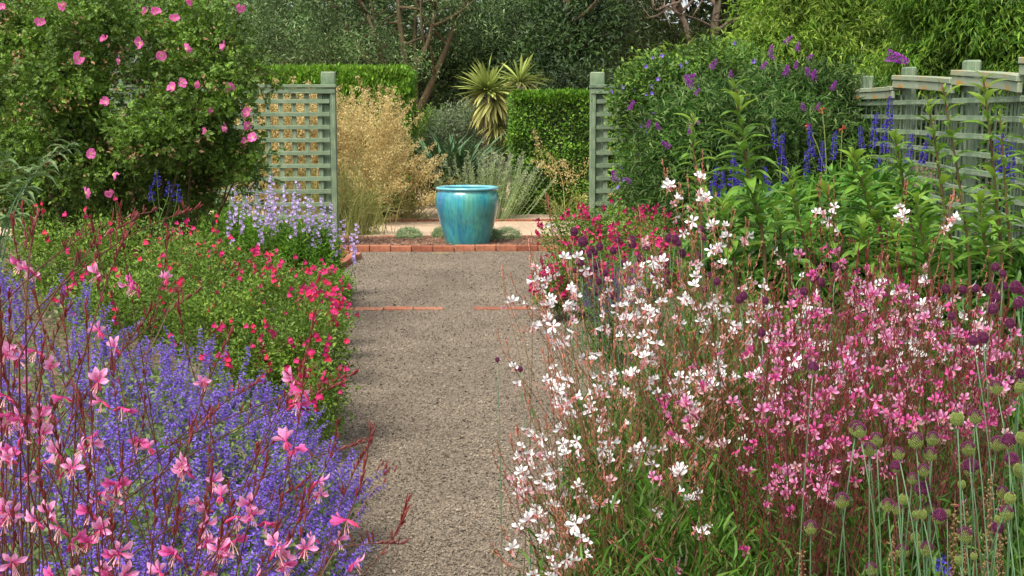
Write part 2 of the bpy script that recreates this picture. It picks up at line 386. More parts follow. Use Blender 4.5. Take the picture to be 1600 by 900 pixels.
undulating('mulch_bed', -5, 4, YB + .12, 15.85, .01, 'mulch', 50, 14, .012)
undulating('cross_path', -9, 8, 15.97, 18.2, .008, 'sand', 80, 20, .004)
undulating('sandy_bed', -9, 8, 18.4, 30, .012, 'sand', 80, 30, .012)

def gravel_stones():
    mb = MB()
    bands = [(3.9, 5.2, 9000, .0043), (5.2, 7, 6000, .0049), (7, 10, 3000, .0054), (10, 14.2, 1500, .0062)]
    for y0, y1, dens, r in bands:
        x0, x1 = -1.6, .95
        n = int((y1 - y0) * (x1 - x0) * dens)
        P = np.stack([rng.uniform(x0, x1, n), rng.uniform(y0, y1, n), np.full(n, .014)], 1)
        P[:, 2] += rng.uniform(-.003, .003, n)
        px, py = proj(P); k = (px > 420) & (px < 960) & (py < 915); P = P[k]; n = len(P)
        s = r * np.exp(rng.normal(size=n) * .3)
        R = frames(rnd(n) * [1, 1, .3], norm(np.array([0, 0, 1.]) + .5 * rng.normal(size=(n, 3))), s, s * rng.uniform(.6, 1, n), s * rng.uniform(.5, .9, n))
        mb.inst(OCT, R, P)
    o = put(mb.mesh('path_stones', ['stone']), 'gravel'); o['kind'] = 'stuff'; o['label'] = 'loose brown and grey gravel stones covering the garden path'; o['category'] = 'gravel'
gravel_stones()
def chips():
    mb = MB(); n = 5000
    P = np.stack([rng.uniform(-2.6, 1.6, n), rng.uniform(YB + .13, 15.8, n), rng.uniform(.03, .04, n)], 1)
    mb.inst(OCT, frames(rnd(n) * [1, 1, .3], [[0, 0, 1.]] * n, .008, rng.uniform(.01, .03, n), .008), P)
    o = put(mb.mesh('bark_chips', ['chip']), 'bark_chips'); o['kind'] = 'stuff'; o['label'] = 'brown bark chips mulching the bed round the turquoise pot'; o['category'] = 'mulch'
chips()

def brick_mat():
    m, n, b, out = _new('terracotta_brick')
    o = n.nodes.new('ShaderNodeObjectInfo'); r = ramp(n, [(.25, .075, .038), (.35, .12, .06), (.42, .17, .095), (.29, .095, .045)]); n.links.new(o.outputs['Random'], r.inputs[0])
    t = noise(n, 18, 5); k = ramp(n, [(.6,) * 3, (1.15,) * 3], [.3, .7]); n.links.new(t.outputs[0], k.inputs[0])
    n.links.new(mix(n, 'MULTIPLY', 1, r.outputs[0], k.outputs[0]), b.inputs['Base Color']); b.inputs['Roughness'].default_value = .9
    bp = n.nodes.new('ShaderNodeBump'); bp.inputs['Strength'].default_value = .5; bp.inputs['Distance'].default_value = .004
    n.links.new(t.outputs[0], bp.inputs['Height']); n.links.new(bp.outputs[0], b.inputs['Normal']); return m
M['brick'] = brick_mat()
def bevel_box(sx, sy, sz, bv, mats, name, jit=0):
    import bmesh
    bm = bmesh.new(); bmesh.ops.create_cube(bm, size=1)
    for v in bm.verts:
        v.co.x *= sx; v.co.y *= sy; v.co.z *= sz
        v.co += Vector(rng.normal(size=3) * jit)
    bmesh.ops.bevel(bm, geom=bm.edges[:], offset=bv, segments=1, affect='EDGES')
    me = bpy.data.meshes.new(name); bm.to_mesh(me); bm.free()
    for m in mats: me.materials.append(M[m])
    return me
BR = [bevel_box(.226, .11, .085, .004, ['brick'], 'brick', .0015) for _ in range(4)]
def brick_row(name, label, a, b, z, step=.236, skip=()):
    a = np.array(a, float); b = np.array(b, float); L = np.linalg.norm(b - a); n = int(L / step); d = (b - a) / L
    t = thing(name, label, 'brick edging', (a[0], a[1], 0), 'brick edgings')
    for i in range(n):
        if i in skip: continue
        p = a + d * (i + .5) * step; ang = math.atan2(d[1], d[0]) + rng.normal() * .012
        R = np.array(Euler((rng.normal() * .012, rng.normal() * .012, ang)).to_matrix())
        put(BR[i % 4], 'brick', t, (p[0], p[1], z + rng.normal() * (.0022 if z < -.02 else .0025)), R)
brick_row('brick_edging', 'long row of terracotta bricks edging the mulch bed in front of the turquoise pot', (xat(440, YB), YB + .05), (xat(960, YB), YB + .05), .028)
g1 = ground(558, 404); g2 = ground(520, 452)
brick_row('brick_edging', 'short raised brick edge turning the corner beside the green penstemon clump', (g1[0], g1[1]), (g2[0] - .4, g2[1] - 1.2), .03)
brick_row('brick_edging', 'stub of bricks running behind the penstemon clump towards the trellis', (g1[0] - .08, g1[1] + .06), (g1[0] - 1.5, g1[1] + .06), .03)
brick_row('brick_strip', 'flush strip of worn bricks half buried across the gravel path', (xat(500, 10.05), 10.05), (xat(850, 10.05), 10.05), -.0232, skip=(4,))
brick_row('brick_edging', 'far row of bricks between the mulch bed and the pale cross path', (xat(500, 15.9), 15.91), (xat(960, 15.9), 15.91), -.015)
brick_row('brick_edging', 'farthest low brick row behind the pale cross path', (xat(520, 18.3), 18.3), (xat(960, 18.3), 18.3), -.01)

# ------------------------------------------------------------------ pot
def pot_mat(rim=False):
    m, n, b, out = _new('turquoise_glaze' + ('_rim' if rim else ''))
    t = noise(n, 9, 3, .6, (1, 1, .10)); t2 = noise(n, 4, 4, .6)
    if rim: r = ramp(n, [(.10, .36, .42), (.16, .46, .50)], [.3, .7])
    else: r = ramp(n, [(.02, .16, .32), (.035, .25, .33), (.05, .30, .30), (.07, .31, .24)], [.30, .42, .5, .7])
    n.links.new(t.outputs[0], r.inputs[0])
    k = ramp(n, [(.8,) * 3, (1.2,) * 3], [.35, .65]); n.links.new(t2.outputs[0], k.inputs[0])
    c = mix(n, 'MULTIPLY', 1, r.outputs[0], k.outputs[0])
    if not rim:
        tc = n.nodes.new('ShaderNodeTexCoord'); sx = n.nodes.new('ShaderNodeSeparateXYZ'); n.links.new(tc.outputs['Object'], sx.inputs[0])
        dn = noise(n, 26, 5, .7); ad = n.nodes.new('ShaderNodeMath'); ad.operation = 'MULTIPLY_ADD'; n.links.new(dn.outputs[0], ad.inputs[0]); ad.inputs[1].default_value = .16; n.links.new(sx.outputs[2], ad.inputs[2])
        dk = ramp(n, [(.75, .75, .75), (0, 0, 0)], [.075, .125]); n.links.new(ad.outputs[0], dk.inputs[0]); c = mix(n, 'MIX', dk.outputs[0], c, (.09, .075, .045))
        st = noise(n, 38, 3, .6, (1, 1, .06)); sk = ramp(n, [(.62, .68, .8), (1, 1, 1), (1.25, 1.2, 1.0)], [.32, .48, .72]); n.links.new(st.outputs[0], sk.inputs[0]); c = mix(n, 'MULTIPLY', 1, c, sk.outputs[0])
    n.links.new(c, b.inputs['Base Color'])
    b.inputs['Roughness'].default_value = .28; b.inputs['Coat Weight'].default_value = .6; b.inputs['Coat Roughness'].default_value = .12
    t3 = noise(n, 14, 2, stretch=(.2, .2, 3)); bp = n.nodes.new('ShaderNodeBump'); bp.inputs['Strength'].default_value = .25; bp.inputs['Distance'].default_value = .006
    n.links.new(t3.outputs[0], bp.inputs['Height']); n.links.new(bp.outputs[0], b.inputs['Normal']); return m
M['pot'] = pot_mat(); M['pot_rim'] = pot_mat(True)
def lathe(mb, prof, sides=64, mat=0):
    V = []; f = []
    for r, z in prof:
        for j in range(sides): a = 2 * math.pi * j / sides; V.append((r * math.cos(a), r * math.sin(a), z))
    for i in range(len(prof) - 1):
        for j in range(sides): k = (j + 1) % sides; f.append((i * sides + j, i * sides + k, (i + 1) * sides + k, (i + 1) * sides + j))
    mb.add(Tpl(V, f), mat)
def spline(pts, n=6):
    P = np.array(pts, float); out = []
    for i in range(len(P) - 1):
        p0 = P[max(0, i - 1)]; p1 = P[i]; p2 = P[i + 1]; p3 = P[min(len(P) - 1, i + 2)]
        for t in np.linspace(0, 1, n, endpoint=False):
            out.append(.5 * ((2 * p1) + (-p0 + p2) * t + (2 * p0 - 5 * p1 + 4 * p2 - p3) * t * t + (-p0 + 3 * p1 - 3 * p2 + p3) * t ** 3))
    out.append(P[-1]); return out
YP = 15.0
pc = np.array([xat(729.5, YP), YP, .015])
pot = thing('glazed_pot', 'large round turquoise glazed pot standing on the mulch at the end of the path', 'pot', pc)
mb = MB(); lathe(mb, spline([(.0, .0), (.248, .0), (.255, .015), (.285, .12), (.322, .26), (.353, .38), (.371, .47), (.373, .54), (.362, .595), (.345, .628), (.342, .645)]))
lathe(mb, spline([(.318, .66), (.32, .6), (.34, .5), (.31, .3), (.0, .26)]))
put(mb.mesh('pot_body', ['pot'], True), 'body', pot, pc)
mb = MB(); lathe(mb, spline([(.334, .638), (.352, .642), (.368, .652), (.371, .664), (.362, .676), (.342, .679), (.322, .672), (.317, .655)], 4))
put(mb.mesh('pot_rim', ['pot_rim'], True), 'rim', pot, pc)

# ------------------------------------------------------------------ trellises and curved fence
def paint_mat(name, lichen=False):
    m, n, b, out = _new(name)
    t = noise(n, 5, 6, .65, (1, 1, 1)); r = ramp(n, [(.085, .135, .08), (.14, .20, .12), (.215, .275, .17)], [.3, .5, .72]); n.links.new(t.outputs[0], r.inputs[0])
    o = n.nodes.new('ShaderNodeObjectInfo'); k = ramp(n, [(.8,) * 3, (1.15,) * 3]); n.links.new(o.outputs['Random'], k.inputs[0])
    c = mix(n, 'MULTIPLY', 1, r.outputs[0], k.outputs[0])
    t2 = noise(n, 70, 5, .75, (1, .06, 1)); k2 = ramp(n, [(0, 0, 0), (1, 1, 1)], [.5, .72]); n.links.new(t2.outputs[0], k2.inputs[0])
    c = mix(n, 'MIX', k2.outputs[0], c, (.34, .38, .26))
    if lichen:
        t3 = noise(n, 3.2, 6, .75); k3 = ramp(n, [(0, 0, 0), (1, 1, 1)], [.56, .64]); n.links.new(t3.outputs[0], k3.inputs[0])
        c = mix(n, 'MIX', k3.outputs[0], mix(n, 'MIX', .5, c, (.33, .36, .25)), (.40, .20, .04))
    n.links.new(c, b.inputs['Base Color']); b.inputs['Roughness'].default_value = .85; b.inputs['Specular IOR Level'].default_value = .2
    bp = n.nodes.new('ShaderNodeBump'); bp.inputs['Strength'].default_value = .5; bp.inputs['Distance'].default_value = .003
    n.links.new(t2.outputs[0], bp.inputs['Height']); n.links.new(bp.outputs[0], b.inputs['Normal']); return m
M['paint'] = paint_mat('weathered_green_paint'); M['lichen'] = paint_mat('lichened_paint', True)
def stick(name, parent, a, b, wx, wy, mat='paint', up=(0, 0, 1)):
    """a bevelled timber from a to b; wx across, wy thick"""
    a = np.array(a, float); b = np.array(b, float); L = np.linalg.norm(b - a); d = (b - a) / L
    me = STK.get((round(L, 3), wx, wy, mat))
    if me is None: me = STK[(round(L, 3), wx, wy, mat)] = bevel_box(wx, L, wy, min(wx, wy) * .12, [mat], name)
    return put(me, name, parent, (a + b) / 2, frames(d, np.array(up, float))[0])
STK = {}
YT = 14.75
def trellis(label, pxpost, sgn, length, YT):
    """post at the opening, panel running away from it"""
    x0 = xat(pxpost, YT)
    t = thing('trellis_panel', label, 'trellis', (x0, YT, 0), 'green trellis panels beside the opening')
    z1 = zat(132, YT)
    stick('post', t, (x0 - sgn * .02, YT + .06, 0), (x0 - sgn * .02, YT + .06, zat(112, YT)), .165, .10, up=(0, -1, 0))
    stick('edge_batten', t, (x0 + sgn * .035, YT - .035, .05), (x0 + sgn * .035, YT - .035, z1 - .1), .06, .045, up=(0, -1, 0))
    xe = x0 - sgn * length
    stick('cap_rail', t, (x0 + sgn * .075, YT - .01, z1 - .02), (xe, YT - .01, z1 - .02), .14, .035)
    stick('top_rail', t, (x0 + sgn * .065, YT - .05, z1 - .075), (xe, YT - .05, z1 - .075), .06, .035, up=(0, 1, 0))
    k = 0
    z = z1 - .19
    while z > .15:
        stick('horizontal_slat', t, (x0 - sgn * .003, YT - .032, z), (xe, YT - .032, z), .050, .02, up=(0, 1, 0)); z -= .146
    x = .115
    while x < length:
        stick('vertical_slat', t, (x0 - sgn * x, YT - .012, .1), (x0 - sgn * x, YT - .012, z1 - .05), .054, .018, up=(0, -1, 0)); x += .147
    stick('post', t, (xe, YT + .06, 0), (xe, YT + .06, zat(112, YT)), .165, .10, up=(0, -1, 0))
trellis('weathered green trellis panel with clear square openings between the rose bush and the golden grass', 516, 1, 2.4, 14.75)
trellis('weathered green trellis panel mostly swallowed by a purple flowered climber', 931, -1, 2.4, 14.75)

def curved_fence():
    Y = [12.4, 11.0, 9.15, 7.6, 6.1]; X = [xat(1340, 12.4), xat(1403, 11.0), xat(1497, 9.15), xat(1604, 7.6), xat(1750, 6.1)]
    P = [np.array([x, y, 0]) for x, y in zip(X, Y)]
    t = thing('curved_trellis_fence', 'tall curved green slatted fence with orange lichen on its sagging cap rails', 'fence', P[1])
    zt = [zat(118, 12.4), zat(104, 11), zat(93, 9.15), zat(79, 7.6), 1.95]
    for i, p in enumerate(P):
        d = norm((P[min(i + 1, 4)] - P[max(i - 1, 0)]))
        nrm = np.array([-d[1], d[0], 0]); nrm = nrm if nrm[0] > 0 else -nrm
        q = p + nrm * .08
        stick('post', t, q, q + [0, 0, zt[i]], .15, .10, up=nrm)
    zc = [(1.76, 1.76), (1.85, 1.775), (1.835, 1.755), (1.86, 1.80)]
    for i in range(4):
        a, b = P[i], P[i + 1]; d = b - a; L = np.linalg.norm(d); d = d / L; nrm = np.array([-d[1], d[0], 0]); nrm = nrm if nrm[0] < 0 else -nrm
        za, zb = zc[i]
        bow = lambda s: nrm * (-.08 * math.sin(math.pi * s))
        nseg = 3
        for k in range(nseg):
            s0, s1 = k / nseg, (k + 1) / nseg
            A = a + d * L * s0 + bow(s0); B = a + d * L * s1 + bow(s1); A = A + d * .002
            zA = za + (zb - za) * s0; zB = za + (zb - za) * s1
            stick('cap_rail', t, A + [0, 0, zA] + nrm * .01, B + [0, 0, zB] + nrm * .01, .12, .04, 'lichen')
            stick('top_rail', t, A + [0, 0, zA - .055] + nrm * .045, B + [0, 0, zB - .055] + nrm * .045, .06, .03, 'lichen', up=nrm)
            z = .16
            while z < 1.66:
                stick('horizontal_slat', t, A + [0, 0, z] + nrm * .03, B + [0, 0, z] + nrm * .03, .038, .02, up=nrm); z += .123
        n = int(L / .118)
        for k in range(n):
            s = (k + .5) / n; p = a + d * L * s + bow(s)
            stick('vertical_slat', t, p + [0, 0, .05], p + [0, 0, 1.70], .034, .007, up=nrm)
curved_fence()

# ------------------------------------------------------------------ hedges
def hedge(name, label, x0, x1, y0, y1, z1, mats, n, leaf=.035, tips=.5, tipd=1., group='clipped hedges'):
    t = thing(name, label, 'hedge', ((x0 + x1) / 2, (y0 + y1) / 2, 0), group)
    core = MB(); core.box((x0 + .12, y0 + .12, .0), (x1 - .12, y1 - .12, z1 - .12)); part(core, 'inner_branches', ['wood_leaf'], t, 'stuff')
    mb = MB()
    A = [(z1 * (x1 - x0)), z1 * (y1 - y0), z1 * (y1 - y0), (x1 - x0) * (y1 - y0)]; A = np.array(A) / sum(A)
    f = rng.choice(4, n, p=A); u = rng.random((n, 2)); P = np.zeros((n, 3)); U = np.zeros((n, 3))
    for k in range(4):
        s = f == k
        if k == 0: P[s] = np.stack([x0 + u[s, 0] * (x1 - x0), np.full(s.sum(), y0), u[s, 1] * z1], 1); U[s] = (0, -1, 0)
        if k == 1: P[s] = np.stack([np.full(s.sum(), x0), y0 + u[s, 0] * (y1 - y0), u[s, 1] * z1], 1); U[s] = (-1, 0, 0)
        if k == 2: P[s] = np.stack([np.full(s.sum(), x1), y0 + u[s, 0] * (y1 - y0), u[s, 1] * z1], 1); U[s] = (1, 0, 0)
        if k == 3: P[s] = np.stack([x0 + u[s, 0] * (x1 - x0), y0 + u[s, 1] * (y1 - y0), np.full(s.sum(), z1)], 1); U[s] = (0, 0, 1)
    bumps = .05 * (np.sin(P[:, 0] * 5 + P[:, 2] * 3) + np.sin(P[:, 2] * 7 - P[:, 0] * 4 + P[:, 1] * 3)) * .5
    depth = np.abs(rng.normal(size=n)) * .07
    P = P + U * (bumps - depth)[:, None] + rng.normal(size=(n, 3)) * .015
    leafy(mb, P, U, leaf, .6, LEAF, 0)
    if tips:
        m = int(n * tips); P = np.stack([rng.uniform(x0, x1, m), rng.uniform(y0, y0 + (y1 - y0) * .8, m), z1 + rng.uniform(-.03, .07, m) - np.abs(rng.normal(size=m)) * .2 * tipd], 1)
        s = rng.random(m) < .55; P[s, 1] = y0 + rng.normal(size=s.sum()) * .03
        leafy(mb, P, np.tile([0, -.3, 1.], (m, 1)), leaf * 1.15, .5, LEAF, 1, rand=.6, out=.9)
    part(mb, 'foliage', mats, t, 'stuff')
hedge('hedge', 'tall bright topped hedge behind the golden feather grass', xat(300, 20.2), xat(641, 20.2), 20.2, 21.6, zat(110, 20.2), ['hedge_leaf', 'hedge_tip'], 46000, .05, .35, 1.2)
hedge('hedge', 'square clipped dark hedge with bare twiggy patches beside the yucca', xat(802, 19.2), xat(990, 19.2), 19.2, 20.4, zat(149, 19.2), ['hedge_dark', 'hedge_leaf'], 34000, .045, .12, .25)

# ------------------------------------------------------------------ generic bushes and trees
def limb(mb, a, b, r0, r1, wob=.06, n=7, sides=6, mat=0):
    a = np.array(a, float); b = np.array(b, float); L = np.linalg.norm(b - a)
    mid = (a + b) / 2 + rng.normal(size=3) * wob * L
    p = bez(a, mid, b, n); mb.tube(p, np.linspace(r0, r1, n), sides, mat); return p
def bush(name, label, cat, base, blobs, n, leaf, width, mats, clump=(12, .06), tpl=LEAF, hang=0., stems=8, group=None, stem_mat='twig', stem_r=.012, shell=.28, back=.4, **kw):
    t = thing(name, label, cat, base, group)
    mb = MB()
    for k in range(stems):
        bl = blobs[k % len(blobs)]; tip = np.array(bl[:3]) + rng.normal(size=3) * np.array(bl[3:6]) * .35
        b0 = np.array(base) + [rng.normal() * .08, rng.normal() * .08, 0]
        p = limb(mb, b0, tip, stem_r, stem_r * .35, .08)
        for j in range(3):
            q = p[rng.integers(3, 7)]; limb(mb, q, q + (rnd(1)[0] + [0, -.1, .4]) * bl[3] * .6, stem_r * .5, stem_r * .15, .1, 5, 4)
    part(mb, 'stem', [stem_mat], t)
    mb = MB(); P, U = cloud(blobs, n, clump, shell, back)
    leafy(mb, P, U, leaf, width, tpl, 0, hang=hang, **kw)
    part(mb, 'foliage', mats, t, 'stuff'); return t, blobs
def bl(px, py, Y, rpx, rpy, ry=None):
    """ellipsoid whose outline is centred at (px,py) with radii rpx, rpy when it stands at depth Y"""
    p = at(px, py, Y); s = Y / F; return (p[0], p[1], p[2], rpx * s, (ry if ry else rpx * s), rpy * s)

# far wood: one mass, closed behind everything
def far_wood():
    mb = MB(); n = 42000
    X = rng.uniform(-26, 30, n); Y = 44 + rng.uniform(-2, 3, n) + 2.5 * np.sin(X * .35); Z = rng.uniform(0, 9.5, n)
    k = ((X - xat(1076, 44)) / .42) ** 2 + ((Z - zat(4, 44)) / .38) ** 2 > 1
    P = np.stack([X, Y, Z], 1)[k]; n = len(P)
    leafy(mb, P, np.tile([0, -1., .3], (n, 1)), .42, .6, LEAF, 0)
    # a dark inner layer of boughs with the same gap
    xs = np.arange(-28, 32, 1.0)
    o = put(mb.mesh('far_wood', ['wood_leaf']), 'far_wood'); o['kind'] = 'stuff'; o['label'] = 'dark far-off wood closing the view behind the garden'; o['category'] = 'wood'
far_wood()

def tree(name, label, base, trunks, blobs, n, leaf, width, mats, bark='bark', clump=(14, .2), tpl=LEAF, group='trees behind the garden', r=.12, hang=0., shell=.35, back=.35, **kw):
    t = thing(name, label, 'tree', base, group)
    mb = MB()
    for pts, r0 in trunks:
        P = spline(pts, 4); m = len(P); mb.tube(np.array(P), np.linspace(r0, r0 * .35, m) * .68, 8)
        for j in range(5):
            q = P[rng.integers(m // 2, m)]; limb(mb, q, q + (rnd(1)[0] + [0, -.2, .5]) * .9, r0 * .3, r0 * .08, .12, 6, 5)
    part(mb, 'trunk', [bark], t, smooth=True)
    mb = MB(); P, U = cloud(blobs, n, clump, shell, back)
    leafy(mb, P, U, leaf, width, tpl, 0, hang=hang, **kw)
    part(mb, 'crown', mats, t, 'stuff'); return t
def A(px, py, Y): return tuple(at(px, py, Y))
Yo = 27
b0 = (xat(648, Yo), Yo, 0)
tree('olive_tree', 'many trunked grey-green olive tree rising behind the bright topped hedge', b0,
     [([b0, A(646, 196, Yo), A(670, 140, Yo), A(709, 45, Yo), A(735, -40, Yo)], .16), ([b0, A(642, 140, Yo), A(660, 87, Yo - .3), A(676, 40, Yo - .3), A(690, -60, Yo)], .13),
      ([b0, A(636, 120, Yo), A(625, 35, Yo), A(619, -50, Yo)], .14), ([b0, A(622, 140, Yo), A(597, 95, Yo), A(588, 60, Yo - .4), A(560, -10, Yo)], .12),
      ([b0, A(600, 150, Yo), A(560, 70, Yo), A(525, 20, Yo), A(500, -40, Yo)], .10), ([b0, A(650, 130, Yo), A(648, 60, Yo + .3), A(655, -30, Yo)], .11)],
     [bl(470, 10, Yo + .5, 105, 75), bl(560, -20, Yo + 1, 90, 90), bl(640, -50, Yo + 1.5, 110, 80), bl(735, 10, Yo + .5, 100, 75), bl(545, 60, Yo + 2, 120, 50), bl(700, 90, Yo + 2, 60, 60), bl(800, 30, Yo + 1, 60, 60), bl(400, 60, Yo, 80, 60), bl(570, 75, Yo - .8, 50, 30), bl(655, 95, Yo - .6, 30, 20), bl(500, 60, Yo - .8, 60, 40)],
     60000, .085, .26, ['olive_leaf'], 'bark', (22, .16))
tree('olive_tree', 'second grey-green tree above the rose bush and trellis', (xat(440, 30), 30, 0),
     [([(xat(440, 30), 30, 0), A(448, 100, 30), A(430, 20, 30), A(410, -60, 30)], .14), ([(xat(440, 30), 30, 0), A(470, 90, 30), A(520, 20, 30), A(540, -60, 30)], .12)],
     [bl(380, 20, 30, 130, 90), bl(480, 70, 31, 110, 50), bl(250, 20, 30, 130, 100), bl(100, 20, 30, 130, 120)], 24000, .10, .26, ['olive_leaf'], 'bark', (22, .2))
tree('evergreen_tree', 'dense dark rounded evergreen behind the yucca', (xat(885, 26), 26, 0), [([(xat(885, 26), 26, 0), A(885, 80, 26), A(890, -40, 26)], .2)],
     [bl(885, 90, 26, 70, 85), bl(835, 120, 26.5, 50, 60), bl(910, 30, 27, 80, 60), bl(765, 130, 28, 60, 60), bl(900, 140, 25, 60, 30)], 30000, .10, .4, ['ever_leaf'], 'bark', (20, .15))
tree('evergreen_tree', 'low dark evergreen shrubby tree between the olive trunks and the yucca', (xat(720, 29), 29, 0), [([(xat(720, 29), 29, 0), A(720, 110, 29), A(730, 40, 29)], .12)],
     [bl(720, 130, 29, 80, 70), bl(800, 70, 30, 70, 70), bl(600, 110, 31, 90, 60)], 18000, .11, .4, ['ever_leaf'], 'bark', (18, .18))
for lab, px, Yq, tr, bls in (
    ('dark pine with bare crooked tan branches reaching sideways', 1085, 33, [([(xat(1110, 33), 33, 0), A(1075, 55, 33), A(1055, 15, 33), A(1040, -60, 33)], .15), ([A(1062, 25, 33), A(1045, 12, 32.6), A(1025, 25, 32.4), A(985, 32, 32.3)], .06), ([A(1064, 28, 33), A(1062, 5, 32.7), A(1040, 10, 32.5), A(1022, 15, 32.3), A(1018, -12, 32.2)], .06), ([A(1110, 40, 33), A(1090, 30, 32.6), A(1075, 25, 32.4)], .04)],
     [bl(1000, 70, 34, 90, 50), bl(960, 10, 34, 80, 60), bl(1010, -30, 34.5, 90, 30), bl(1030, 80, 34, 90, 40)]),
    ('dark pine with a reddish trunk above the weeping tree', 1165, 34, [([(xat(1118, 34), 34, 0), A(1116, 60, 34), A(1122, 0, 34), A(1120, -60, 34)], .22), ([A(1118, 50, 34), A(1150, 30, 33.8), A(1200, 22, 33.6)], .09)],
     [bl(1160, 60, 35, 90, 40), bl(1150, 20, 35.5, 60, 40), bl(1200, 10, 35, 70, 60), bl(1120, -55, 35, 60, 30)]),
    ('dark feathery pine standing beyond the square hedge', 930, 32, [([(xat(940, 32), 32, 0), A(945, 60, 32), A(935, -40, 32)], .16)],
     [bl(930, 30, 32, 70, 60), bl(960, 80, 32, 60, 40), bl(870, 0, 33, 80, 50)])):
    tree('pine_tree', lab, (xat(px, Yq), Yq, 0), tr, bls, 15000, .16, .14, ['pine_leaf'], 'bark_pale', (24, .18), hang=.5)
Yw = 18
tree('weeping_tree', 'yellow-green weeping tree arching over the curved fence', (xat(1330, Yw), Yw, 0), [([(xat(1330, Yw), Yw, 0), A(1320, 100, Yw), A(1310, 20, Yw), A(1290, -60, Yw)], .14)],
     [bl(1120, 105, Yw, 70, 40), bl(1075, 130, Yw, 70, 40), bl(1200, 90, Yw - .5, 90, 55), bl(1290, 60, Yw - .6, 100, 60), bl(1240, 10, Yw, 90, 50), bl(1340, 110, Yw - 1, 90, 50), bl(1390, 30, Yw - .5, 100, 70), bl(1300, -20, Yw, 120, 50), bl(1050, 120, Yw, 60, 35)],
     46000, .10, .22, ['weep_leaf'], 'bark', (30, .09), LEAF, hang=.75, rand=.7, back=.2)
tree('weeping_tree', 'deeper green weeping tree with drooping sprays above the fence post at the picture edge', (xat(1570, 15), 15, 0), [([(xat(1570, 15), 15, 0), A(1560, 80, 15), A(1540, -60, 15)], .13)],
     [bl(1480, 50, 15, 90, 70), bl(1560, 30, 14.4, 90, 80), bl(1620, 80, 14, 80, 80), bl(1500, -20, 15, 130, 50), bl(1440, 110, 15, 80, 40), bl(1560, 130, 14.5, 90, 50)],
     40000, .095, .22, ['weep_dark'], 'bark', (30, .08), LEAF, hang=.8, rand=.65, back=.2)

# ------------------------------------------------------------------ grasses, yucca, strap leaves behind the opening
def panicle_mesh():
    mb = MB(); n = 190
    mb.tube(bez((0, 0, 0), (0.0, 0, .25), (.10, 0, .55), 6), np.linspace(.003, .001, 6), 3)
    s = rng.random(n) ** .8; P = bez((0, 0, 0), (0, 0, .25), (.10, 0, .55), 50)[(s * 49).astype(int)]
    P = P + rng.normal(size=(n, 3)) * np.array([.075, .075, .05]) * (1.1 - s)[:, None]
    mb.inst(LEAF, frames(norm(rnd(n) + [0.3, 0, -.6]), rnd(n), .011, rng.uniform(.02, .035, n)), P, 0)
    return mb.mesh('oat_panicle', ['straw'])
PAN = [panicle_mesh() for _ in range(4)]
def feather_grass(label, base, tips, nfol, hfol):
    t = thing('feather_grass', label, 'grass clump', base, 'golden feather grass clumps')
    mb = MB(); n = nfol
    B = np.array(base) + rng.normal(size=(n, 3)) * [.14, .14, 0]; B[:, 2] = 0
    for i in range(n):
        d = rnd(1)[0] * [1, 1, 0]; tip = B[i] + d * rng.uniform(.25, .7) + [0, 0, rng.uniform(.3, hfol)]
        q = (B[i] + tip) / 2 + [0, 0, .25 * hfol]; mb.tube(bez(B[i], q, tip, 6), np.linspace(.005, .0015, 6), 3, 0, False)
    part(mb, 'leaf_tuft', ['straw_green'], t, 'stuff')
    for i, tip in enumerate(tips):
        b = np.array(base) + [rng.normal() * .12, rng.normal() * .12, 0]; b[2] = 0
        tip = np.array(tip); m = (b + tip) / 2 + [-(tip - b)[0] * .2, 0, .25]
        pts = bez(b, m, tip, 7); mb = MB(); mb.tube(pts, np.linspace(.0035, .002, 7), 3, 0, False)
        c = part(mb, 'culm', ['straw'], t)
        d = norm(tip - pts[-2]); ang = rng.uniform(0, 6.28); R = frames(norm(d + [0, 0, .3]), rnd(1)[0])[0]
        R = np.stack([R[:, 0], R[:, 2], R[:, 1]], 1); R[:, 0] *= 1 if np.linalg.det(R) > 0 else -1
        put(PAN[i % 4], 'panicle', c, pts[-2], R, rng.uniform(.95, 1.5))
tips = [at(rng.uniform(415, 622), rng.uniform(185, 310), rng.uniform(17.4, 18.9)) for _ in range(270)]
feather_grass('big clump of golden oat-like feather grass just beyond the trellis', (xat(560, 17.9), 17.9, 0), tips, 260, .9)
tips = [at(rng.uniform(850, 920), rng.uniform(255, 345), rng.uniform(18.1, 18.9)) for _ in range(7)]
feather_grass('thin golden feather grass against the square clipped hedge', (xat(890, 18.6), 18.6, 0), tips, 40, .35)
tips = [at(rng.uniform(400, 500), rng.uniform(175, 320), rng.uniform(17.2, 18)) for _ in range(130)]
feather_grass('golden feather grass seen through the openings of the trellis', (xat(440, 17.6), 17.6, 0), tips, 130, .9)
tips = [at(rng.uniform(600, 668), rng.uniform(255, 335), rng.uniform(17.6, 18.6)) for _ in range(24)]
feather_grass('low straw coloured grass between the box ball and the turquoise pot', (xat(640, 18.5), 18.5, 0), tips, 60, .45)

def green_grass():
    b = np.array([xat(535, 16.3), 16.3, 0]); t = thing('grass_tuft', 'arching green grass tuft at the foot of the trellis post', 'grass clump', b)
    mb = MB()
    for i in range(420):
        p = b + [rng.normal() * .22, rng.normal() * .12, 0]; a = rng.uniform(-1, 1)
        tip = p + [a * .55, rng.normal() * .15, rng.uniform(.35, 1.15) * (1 - .35 * abs(a))]
        mb.tube(bez(p, (p + tip) / 2 + [-a * .12, 0, .25], tip, 6), np.linspace(.005, .001, 6), 3, 0, False)
    part(mb, 'blades', ['straw_green'], t, 'stuff')
green_grass()

